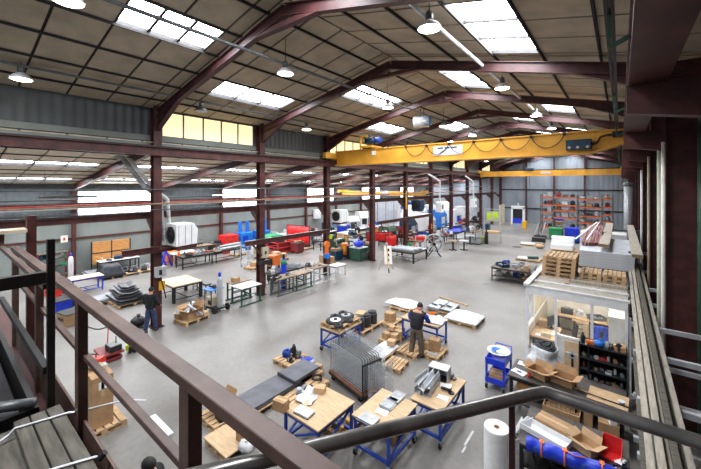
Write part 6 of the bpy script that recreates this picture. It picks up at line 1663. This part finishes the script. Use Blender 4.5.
# things on the cabin roof
RZ_ = 2.522
ps_ = pallet(-1.72,14.35,'wooden pallet at the bottom of the roof stack',0,1.0,1.2,RZ_-.06,m='pallet_wood',group='pallets stacked on the cabin roof')
for k in range(1,5): dup(ps_,(-1.72+.012*k,14.35-.01*k,RZ_-.06+.1445*k),0,'wooden pallet in the roof stack, %s' % ['second from bottom','middle one','second from top','topmost one'][k-1])
for k,(x,lb) in enumerate(((-.80,'low pallet lying flat mid roof right of the stack'),(-.16,'low pallet lying flat at right end of cabin roof'))):
    pp = pallet(x,14.3,lb,0,.60,.9,RZ_-.06,m='pallet_wood',group='wooden pallets')
    dup(pp,(x+.01,14.31,RZ_-.06+.1445),0,lb.replace('lying flat','on top of the flat one')[:90])
solo('timber_beam', MB().box(-.75,.75,-.05,.05,0,.1), 'grey_plank', 'grey timber lying on the roof in front of flat pallets', 'timber', (-.6,13.35,RZ_-.06), .05, bevel=.005)
solo('wood_offcut', MB().box(-.06,.06,-.05,.05,0,.08), 'pallet_wood', 'small wood block lying on the cabin roof', 'offcut', (-1.35,12.9,RZ_-.06), .4)

# sheet stock and long sections behind the cabin
t = thing('stock_rack','grey storage rack of bright sheets behind the cabin','rack',(-.42,18.4,0))
f = MB()
for x in (-.85,.75):
    for y in (-2.1,0,2.1): f.bar((x,y,0),(x,y,2.5),.1,.1)
for y in (-2.1,0,2.1): f.bar((-.85,y,2.42),(.75,y,2.42),.1,.12)
f.bar((-.85,-2.1,1.2),(-.85,2.1,1.2),.08,.08).bar((.75,-2.1,1.2),(.75,2.1,1.2),.08,.08); f.build('frame','grey_steel',t)
for k in range(6):
    solo('steel_sheet', MB().box(-.88,.82,-2.2,2.2,0,.10), 'sheet_bright', 'large bright steel sheet pack on the stock rack, %s from the bottom' % ['lowest','second','third','fourth','fifth','topmost'][k], 'steel sheets', (-.42+.004*(k%3),18.4-.006*k,2.484+.105*k), .004*(k%2), group='sheet packs on the stock rack', bevel=.006)
for k in range(6):
    x = -1.35+.11*k
    solo('red_profile', MB().ibeam((0,-1.6,0),(0,1.6,.45),.11,.08,.012), 'dull_red', 'dark red steel profile leaning on the stock rack, %s from the left' % ['first','second','third','fourth','fifth','sixth'][k], 'steel profile', (x+.1,19.0+.05*k,3.20), 0, group='dark red profiles')
solo('white_strip', MB().bar((0,-1.5,0),(0,1.6,.5),.05,.03), 'white_paint', 'white metal strip lying over the dark red profiles, left one', 'strip', (-1.2,18.7,3.40), -.2)
solo('white_strip', MB().bar((0,-1.5,0),(0,1.6,.5),.045,.03), 'white_paint', 'white metal strip lying over the dark red profiles, right one', 'strip', (-.95,18.6,3.42), -.1)
def channel_plank(x, y0, y1, z, label, w=.30):
    t = thing('steel_channel',label,'steel channel',(x,y0,z))
    m = MB().box(-w/2,w/2,0,y1-y0,.10,.125).box(-w/2,-w/2+.02,0,y1-y0,0,.1).box(w/2-.02,w/2,0,y1-y0,0,.1); m.build('channel','grey_plank',t)
    for yy in (.05,(y1-y0)*.5,y1-y0-.2): MB().box(-w/2+.02,w/2-.02,yy,yy+.12,0,.1).build('packing_block','pallet_wood',t)
channel_plank(-.50,16.25,25.5,3.3,'long grey channel with open end lying on the stock rack, left one',.34)
channel_plank(.45,15.1,26.0,3.2,'long grey channel with open end lying on the stock rack, right one',.30)
t = thing('support_trestle','steel trestle carrying the far ends of the long channels','trestle',(.05,24.4,0))
for x in (-.7,.75): MB().bar((x,0,0),(x,0,3.1),.12,.12).build('post','grey_steel',t)
MB().bar((-.75,0,3.14),(.8,0,3.14),.12,.1).build('crossbar','grey_steel',t)
t = thing('support_trestle','steel trestle carrying the near end of the right channel','trestle',(.95,16.6,0))
MB().bar((.0,0,0),(.0,0,3.1),.1,.1).build('post','grey_steel',t); MB().bar((-.72,0,3.14),(.05,0,3.14),.1,.1).build('crossbar','grey_steel',t)
for k,(x,y,z,sx,sy,h) in enumerate(((-1.15,23.2,0,1.2,1.6,3.1),(-.35,27.5,0,1.3,1.6,2.6))):
    t = thing('sheet_pallet_stack',['tall stack of white wrapped packs left of the long channels','white wrapped packs behind the long channels'][k],'wrapped stack',(x,y,z))
    for q_ in range(5): MB().box(-sx/2,sx/2,-sy/2,sy/2,q_*h/5+.02,(q_+1)*h/5).build('pack','paper' if q_ % 2 else 'white_dull',t,bevel=.02)
# long bar rack along the right wall
t = thing('bar_rack','cantilever rack with light steel arms along the right wall','rack',(0,0,0))
for y in (4.4,6.8,8.7,10.4,12.4,14.2,17.0):
    MB().bar((1.42,y,0),(1.42,y,2.75),.08,.10).build('post','red_steel',t)
    for z in (2.40,1.55,.7): MB().bar((.2,y,z),(1.40,y,z),.09,.09).build('arm','light_steel',t)
for y in (4.4,10.2):
    MB().bar((.18,y,0),(.18,y,2.6),.035,.05).build('front_post','light_steel',t)
for k in range(7):
    z = 2.448 if k < 5 else 2.545
    x = .27+.088*k if k < 5 else .36+.13*(k-5)
    solo('steel_bar', MB().box(-.036,.036,-7.4,7.4,0,.09).box(-.037,.037,-7.4,-7.38,.01,.08), ['grey_plank','grey_wood','grey_plank','grey_wood','grey_plank','grey_plank','grey_wood'][k], 'long weathered grey bar on the wall rack, %s' % ['first from the left','second from the left','third from the left','fourth from the left','fifth from the left','left one of upper layer','right one of upper layer'][k], 'steel bar', (x,10.5+.05*(k%3),z), 0, group='long bars on the rack', bevel=.006)
for k in range(4):
    solo('steel_bar', MB().box(-.04,.04,-4.5,4.5,0,.10), 'grey_wood', 'long grey bar on the middle arms of the wall rack, %s' % ['leftmost','second','third','rightmost'][k], 'steel bar', (.27+.10*k,9.0,1.598), 0, group='long bars on the rack', bevel=.006)

# ================================================================ RIGHT FOREGROUND
# black parts shelf in front of the cabin
t = thing('parts_shelf','black steel parts shelf standing in front of the cabin','shelf',(-.37,11.2,0))
for x in (-.50,-.30,.50):
    MB().box(x-.015,x+.015,-.22,.22,0,1.45).build('upright','black',t)
for z in (.15,.45,.75,1.05,1.40): MB().box(-.5,.5,-.24,.24,z,z+.025).build('shelf_board','sheet_dark',t)
MB().box(-.5,.5,.22,.235,0,1.45).build('back_panel','black',t)
rd = random.Random(9)
cw = {'galvanised':'silver','black':'black','card':'brown','red_paint':'red','white_dull':'white','grey_steel':'grey','sky_blue':'blue','dull_red':'dull red','pale_green':'pale green','orange':'orange'}
for li,z in enumerate((.15,.45,.75,1.05)):
    for k in range(7):
        mm = ['black','galvanised','white_dull','card','dull_red','white_dull','grey_steel'][(k*3+li*2)%7] if li < 3 else ['pale_green','white_dull','white_dull','red_paint','galvanised','card','black'][k]
        kd = ['machine_part','tray','bottle','motor','spool'][(k+li)%5]
        small(kd, -.78+.135*k, 11.10+.03*(k%2), z+.026, mm, '%s %s on the parts shelf, %s row, %s' % (cw[mm], {'machine_part':'casting','tray':'bin','bottle':'bottle','motor':'motor','spool':'spool'}[kd], ['bottom','second','third','top'][li], ['far left','left','left of centre','centre','right of centre','right','far right'][k]), .32 if kd != 'bottle' else .7, rd.uniform(0,3), 'parts on the black shelf')
for k,(kd,mm,lb) in enumerate((('bottle','black','black bottle at the left end on top of the parts shelf'),('toolbox','orange','orange toolbox on top of the parts shelf'),('bag','sky_blue','blue sack on top of the parts shelf'),('machine_part','grey_steel','grey casting on top of the parts shelf'),('motor','black','black motor on top of the parts shelf'))):
    small(kd,-.80+.19*k,11.1,1.427,mm,lb,[1.1,.5,.6,.6,.6][k],.3*k)
carton(-.02,11.15,1.427,.24,.28,.12,'brown carton at right end on top of the parts shelf',.1)
# plywood leaning, wrapped cables
solo('plywood_board', MB().cb(0,0,.55,.36,.025,1.1,rx=-.12), 'plywood', 'plywood offcut leaning on the cabin left of the parts shelf', 'board', (-1.12,11.72,0), 0, bevel=.003)
t = thing('star_plate','silver star shaped plate standing left of the parts shelf','machine part',(-1.05,11.2,.0))
pr = []
for k in range(10):
    a = PI/2+PI*k/5; r = .17 if k % 2 == 0 else .08; pr.append((r*math.cos(a), .95+r*math.sin(a)))
MB().prism(pr,-.015,.015,'y').build('plate','light_steel',t,bevel=.003)
MB().cyl((0,-.03,.95),(0,.05,.95),.04,n=10).build('hub','black',t); MB().bar((0,.06,0),(0,.03,.9),.05,.05).box(-.2,.2,-.1,.2,0,.05).build('stand','black',t)
t = thing('cable_bag','white film wrapped bag of black cables on the floor by the cabin','bag',(-1.72,11.05,0))
MB().grid(lambda u,v: ((.42+.06*math.sin(9*u*2*PI/3)+.05*math.sin(14*v))*(1-.35*v*v)*math.cos(2*PI*u)*1.05, (.36+.04*math.sin(11*u))*(1-.35*v*v)*math.sin(2*PI*u), .03+v*1.02+.04*math.sin(12*u)), 36, 14).build('film','film',t,smooth=True,solid=.01)
MB().tube([((.17+.11*math.sin(k*.37))*math.cos(k*PI/7),(.14+.09*math.sin(k*.37))*math.sin(k*PI/7),1.0+.05*math.sin(k*.9)+.0016*k) for k in range(90)],.026,7).build('cables','sheet_dark',t,smooth=True)
# blue trolley with white bucket rim
t = thing('tool_trolley','bright blue two tier plastic trolley left of the dark bench','trolley',(-2.72,10.2,0)); t.scale = (1,1,.86)
def tub_box(m, x0,x1,y0,y1,z0,z1,w=.03): return m.box(x0,x1,y0,y1,z0,z0+w).box(x0,x1,y0,y0+w,z0+w,z1).box(x0,x1,y1-w,y1,z0+w,z1).box(x0,x0+w,y0+w,y1-w,z0+w,z1).box(x1-w,x1,y0+w,y1-w,z0+w,z1)
tub_box(MB(),-.26,.26,-.42,.42,.80,1.0).build('upper_tray','vivid_blue',t,bevel=.008); tub_box(MB(),-.26,.26,-.42,.42,.20,.38).build('lower_tray','vivid_blue',t,bevel=.008)
for sx in (-.23,.23):
    for sy in (-.38,.38):
        MB().bar((sx,sy,.3),(sx,sy,.85),.05,.05).build('post','vivid_blue',t); caster(t,sx,sy,.085)
MB().tube([(-.22,.42,.98),(-.22,.52,1.08),(.22,.52,1.08),(.22,.42,.98)],.02,8).build('push_handle','vivid_blue',t,smooth=True)
t = thing('basin','large white basin with blue and yellow rags on the blue trolley','basin',(-2.70,10.12,.864))
MB().lathe([(.20,0),(.27,.10),(.31,.12),(.31,.14),(.26,.13),(.19,.02)],n=28).build('bowl','white_paint',t,smooth=True)
MB().blob(.06,.0,.10,.14,.12,.05,.15).build('yellow_rag','cream',t,smooth=True); MB().blob(-.08,.08,.10,.14,.12,.05,.15).build('blue_rag','sky_blue',t,smooth=True)
carton(-2.72,10.0,.200,.36,.4,.22,'brown carton on the lower tier of the blue trolley',.1)
# dark bench with cartons
t = bench(-1.06,9.62,2.34,1.0,.92,'long dark workbench with open cartons in the right foreground',leg='black',top='bench_top',lw=.07)
MB().box(-1.1,1.1,-.72,.42,.40,.44).build('lower_shelf','bench_top',t); 
MB().box(-.5,-.47,-.45,.42,.1,.86).box(.25,.28,-.45,.42,.1,.86).build('divider','dark_steel',t)
small('paper',-1.98,9.92,.922,'paper','long white paper sheet at the back left of the dark bench',1.1,.0)
small('paper',-2.02,9.42,.922,'paper','white printed paper sheet at the front left corner of dark bench',1.1,-.3)
MB().box(-.06,.06,-.05,.05,.008,.0095).build('printed_picture','blue_paint',bpy.data.objects['paper_sheet.%03d' % (len([o for o in bpy.data.objects if o.name.startswith('paper_sheet')])-1)])
t = thing('red_ball','red round knob lying beside the printed paper','knob',(-1.78,9.33,.922)); MB().lathe([(.01,0),(.045,.02),(.05,.05),(.03,.085),(.01,.09)],n=14).build('knob','red_paint',t,smooth=True); MB().cyl((0,0,.085),(0,0,.11),.012,n=8).build('stem','black',t)
carton(-1.58,9.55,.922,.44,.36,.16,'open brown carton with raised flap nearer the printed paper',-.35,True,'card')
carton(-1.08,9.60,.922,.46,.38,.17,'open brown carton with raised flap farther right on the dark bench',-.15,True,'card')
carton(-1.7,9.9,.922,.2,.16,.10,'small pale carton behind the first open carton',.2,m='card_light')
solo('wooden_strip', MB().box(-.30,.30,-.04,.04,0,.03), 'card', 'brown wooden strip lying right of the open cartons', 'timber', (-.62,9.42,.922), -.25, bevel=.003)
solo('cardboard_sheet', MB().box(-.36,.36,-.30,.30,0,.012), 'card_light', 'large pale cardboard sheet on the right end of the dark bench', 'cardboard sheet', (-.22,9.50,.925), -.06)
solo('black_rod', MB().cyl((-.48,0,.015),(.48,.02,.015),.014,n=8), 'black', 'thin black rod lying across the pale cardboard sheet', 'rod', (-.32,9.34,.94), -.1)
small('spool',.02,9.38,.94,'white_dull','small white spool at the right end of the cardboard sheet',.45)
# crates and cartons under the front of the bench
t = thing('egg_crate','divided brown tray of dark pockets on the bench lower shelf','tray',(-1.06,9.12,.442),0)
MB().box(-.34,.34,-.17,.17,0,.02).box(-.36,.36,-.19,-.17,0,.14).box(-.36,.36,.17,.19,0,.14).box(-.36,-.34,-.17,.17,0,.14).box(.34,.36,-.17,.17,0,.14).build('tray','card',t)
dv = MB()
for k in range(1,7): dv.box(-.34+.097*k-.004,-.34+.097*k+.004,-.17,.17,.02,.10)
for k in range(1,4): dv.box(-.34,.34,-.17+.085*k-.004,-.17+.085*k+.004,.02,.10)
dv.build('divider','card_light',t); 
pk = MB()
for i in range(7):
    for j in range(4): pk.cyl((-.292+.097*i,-.128+.085*j,.02),(-.292+.097*i,-.128+.085*j,.06),.028,n=8)
pk.build('pocket_contents','black',t)
carton(-.55,9.12,.442,.16,.3,.34,'upright brown carton right of the divided tray on lower shelf',0)
carton(-.20,9.12,.442,.36,.34,.2,'brown carton on the lower shelf at bench right end',.05)
carton(-.14,9.06,.644,.12,.2,.12,'small white carton on the brown one under bench',.3,m='paper')
carton(-1.85,9.45,.442,.36,.4,.3,'orange brown carton under the left end of the bench',0,m='orange_wood')
small('coil',-1.55,9.3,.442,'black','black cable coil on the lower shelf of bench',.9)
# near bench with blue bundle
t = bench(-.72,7.72,1.7,1.35,.78,'near dark bench carrying the blue bundle at bottom right',leg='black',top='bench_top',lw=.07)
MB().box(-.8,.8,-.6,.6,.3,.33).build('lower_shelf','dark_steel',t)
carton(-1.03,7.84,.782,.62,.34,.17,'long closed brown carton lying on the near dark bench',-.24)
t = thing('white_tray','long white metal tray in front of the closed carton','tray',(-1.15,7.52,.782),-.26)
MB().box(-.42,.42,-.16,.16,0,.015).box(-.42,.42,-.16,-.145,.015,.11).box(-.42,.42,.145,.16,.015,.11).build('tray','white_paint',t,bevel=.003); MB().box(-.42,-.405,-.145,.145,.015,.11).box(.405,.42,-.145,.145,.015,.11).build('end_plate','white_dull',t)
carton(-.50,7.62,.782,.36,.30,.16,'open beige carton in the middle of near dark bench',-.5,True,'card_light')
t = thing('red_bin','red plastic open fronted bin on the near dark bench','bin',(-.12,7.72,.782),-.1); t.scale = (.9,.9,.9)
MB().prism([(-.16,0),(.16,0),(.17,.10),(.14,.12),(.13,.36),(.10,.37),(.09,.03),(-.16,.03)],-.15,.15,'x').build('shell','vivid_red',t,bevel=.006)
MB().prism([(-.16,.03),(.09,.03),(.11,.34),(.05,.34),(-.1,.12),(-.16,.1)],-.165,-.15,'x').prism([(-.16,.03),(.09,.03),(.11,.34),(.05,.34),(-.1,.12),(-.16,.1)],.15,.165,'x').build('side','red_paint',t)
small('tray',.02,7.4,.782,'navy','navy open bin right of the red bin',.4,.3)
for k in range(3): small('paper',-.03+.03*k,7.52+.05*k,.80+.004*k+.05,'paper',['lowest','middle','topmost'][k]+' white printed card by the navy bin',.35,.5*k,'cards by the navy bin')
t = thing('blue_bundle','rolled bright blue padded bundle tied with orange straps','bundle',(-.62,7.02,.782),.10); t.scale = (1,.78,.72)
MB().grid(lambda u,v: ((u-.5)*1.5, (.165+.012*math.sin(26*u+5*v)+.010*math.sin(40*u))*math.cos(2*PI*v)*.9, .165+(.165+.012*math.sin(26*u+3*v))*math.sin(2*PI*v)), 48, 20).build('padding','vivid_blue',t,smooth=True)
MB().cyl((-.74,0,.165),(.74,0,.165),.14,n=16).build('core','blue_paint',t)
for x in (-.50,-.15,.38):
    MB().tube([(x,.19*math.cos(a*PI/12)*.95,.165+.19*math.sin(a*PI/12)) for a in range(25)],.014,6).cb(x,0,.352,.07,.12,.012).build('strap','orange',t)
MB().tube([(-.15,-.02,.36),(.0,-.08,.34),(.15,-.05,.36)],.012,6).build('strap_tail','orange',t,smooth=True)
small('coil',-.9,7.5,.332,'black','black coil on the lower shelf of near bench',1)
carton(-.3,7.4,.332,.4,.4,.3,'brown carton on the lower shelf of near bench',.1)
# foam roll and stool
t = thing('foam_roll','tall white roll of packing foam standing on the floor','roll',(-1.80,6.60,0))
MB().lathe([(.215,0),(.222,.02),(.222,1.18),(.215,1.2),(.05,1.195),(.05,1.1)],n=36).build('roll','foam',t,smooth=False)
MB().lathe([(.052,1.0),(.052,1.203),(.04,1.203),(.04,1.0)],n=18).build('core','card',t)
MB().grid(lambda u,v: (.222*math.cos(-.3+.0*u)+.16*u, .222*math.sin(-.3)-.02*math.sin(4*u)+.10*u, .02+v*1.1), 8, 3).build('loose_end','film',t,solid=.008)
t = thing('stool','black framed stool with white folded parts behind the handrail post','stool',(-1.52,7.55,0),.3)
for sx in (-.13,.13):
    for sy in (-.13,.13): MB().bar((sx*1.3,sy*1.3,0),(sx,sy,.62),.03,.03).build('leg','black',t)
MB().box(-.17,.17,-.17,.17,.60,.64).build('seat','black',t,bevel=.01)
t = thing('metal_offcut','white folded sheet offcut standing on the black stool','offcut',(-1.52,7.55,.642),.5)
MB().add([(-.16,0,0),(.1,.02,0),(.16,0,.36),(-.02,0,.26)],[(0,1,2,3)]).build('sheet','white_paint',t,solid=.01); MB().add([(-.16,.01,0),(-.1,.2,0),(.0,.16,.25),(-.02,0,.26)],[(0,1,2,3)]).build('fold','white_dull',t,solid=.01)
# floor paint mark
solo('floor_mark', MB().cb(0,0,.002,.05,.55,.003).cb(.03,-.4,.002,.04,.22,.003), 'white_dull', 'worn white paint line on the floor left of the foam roll', 'floor mark', (*at(469,378+60,0),0), .0)

# ================================================================ LIGHT
w = bpy.data.worlds.new('sky'); scene.world = w; w.use_nodes = True  # sky as fill light, let in where the wall behind camera is left out
bg = w.node_tree.nodes['Background']; bg.inputs[0].default_value = (0.80, 0.90, 1.0, 1); bg.inputs[1].default_value = 0.15
vs = scene.view_settings
vs.view_transform = 'Standard'; vs.look = 'None'; vs.gamma = 1.0; vs.use_curve_mapping = False
vs.exposure = 1.08
scene.cycles.max_bounces = 8; scene.cycles.diffuse_bounces = 5; scene.cycles.transparent_max_bounces = 12
scene.cycles.use_denoising = True
scene.cycles.sample_clamp_indirect = 6
for l, ns in LABELS.items():
    if len(ns) > 1: print('DUPLICATE LABEL', l, ns)
    n = len(l.split())
    if n < 4 or n > 16: print('LABEL LENGTH', n, l)
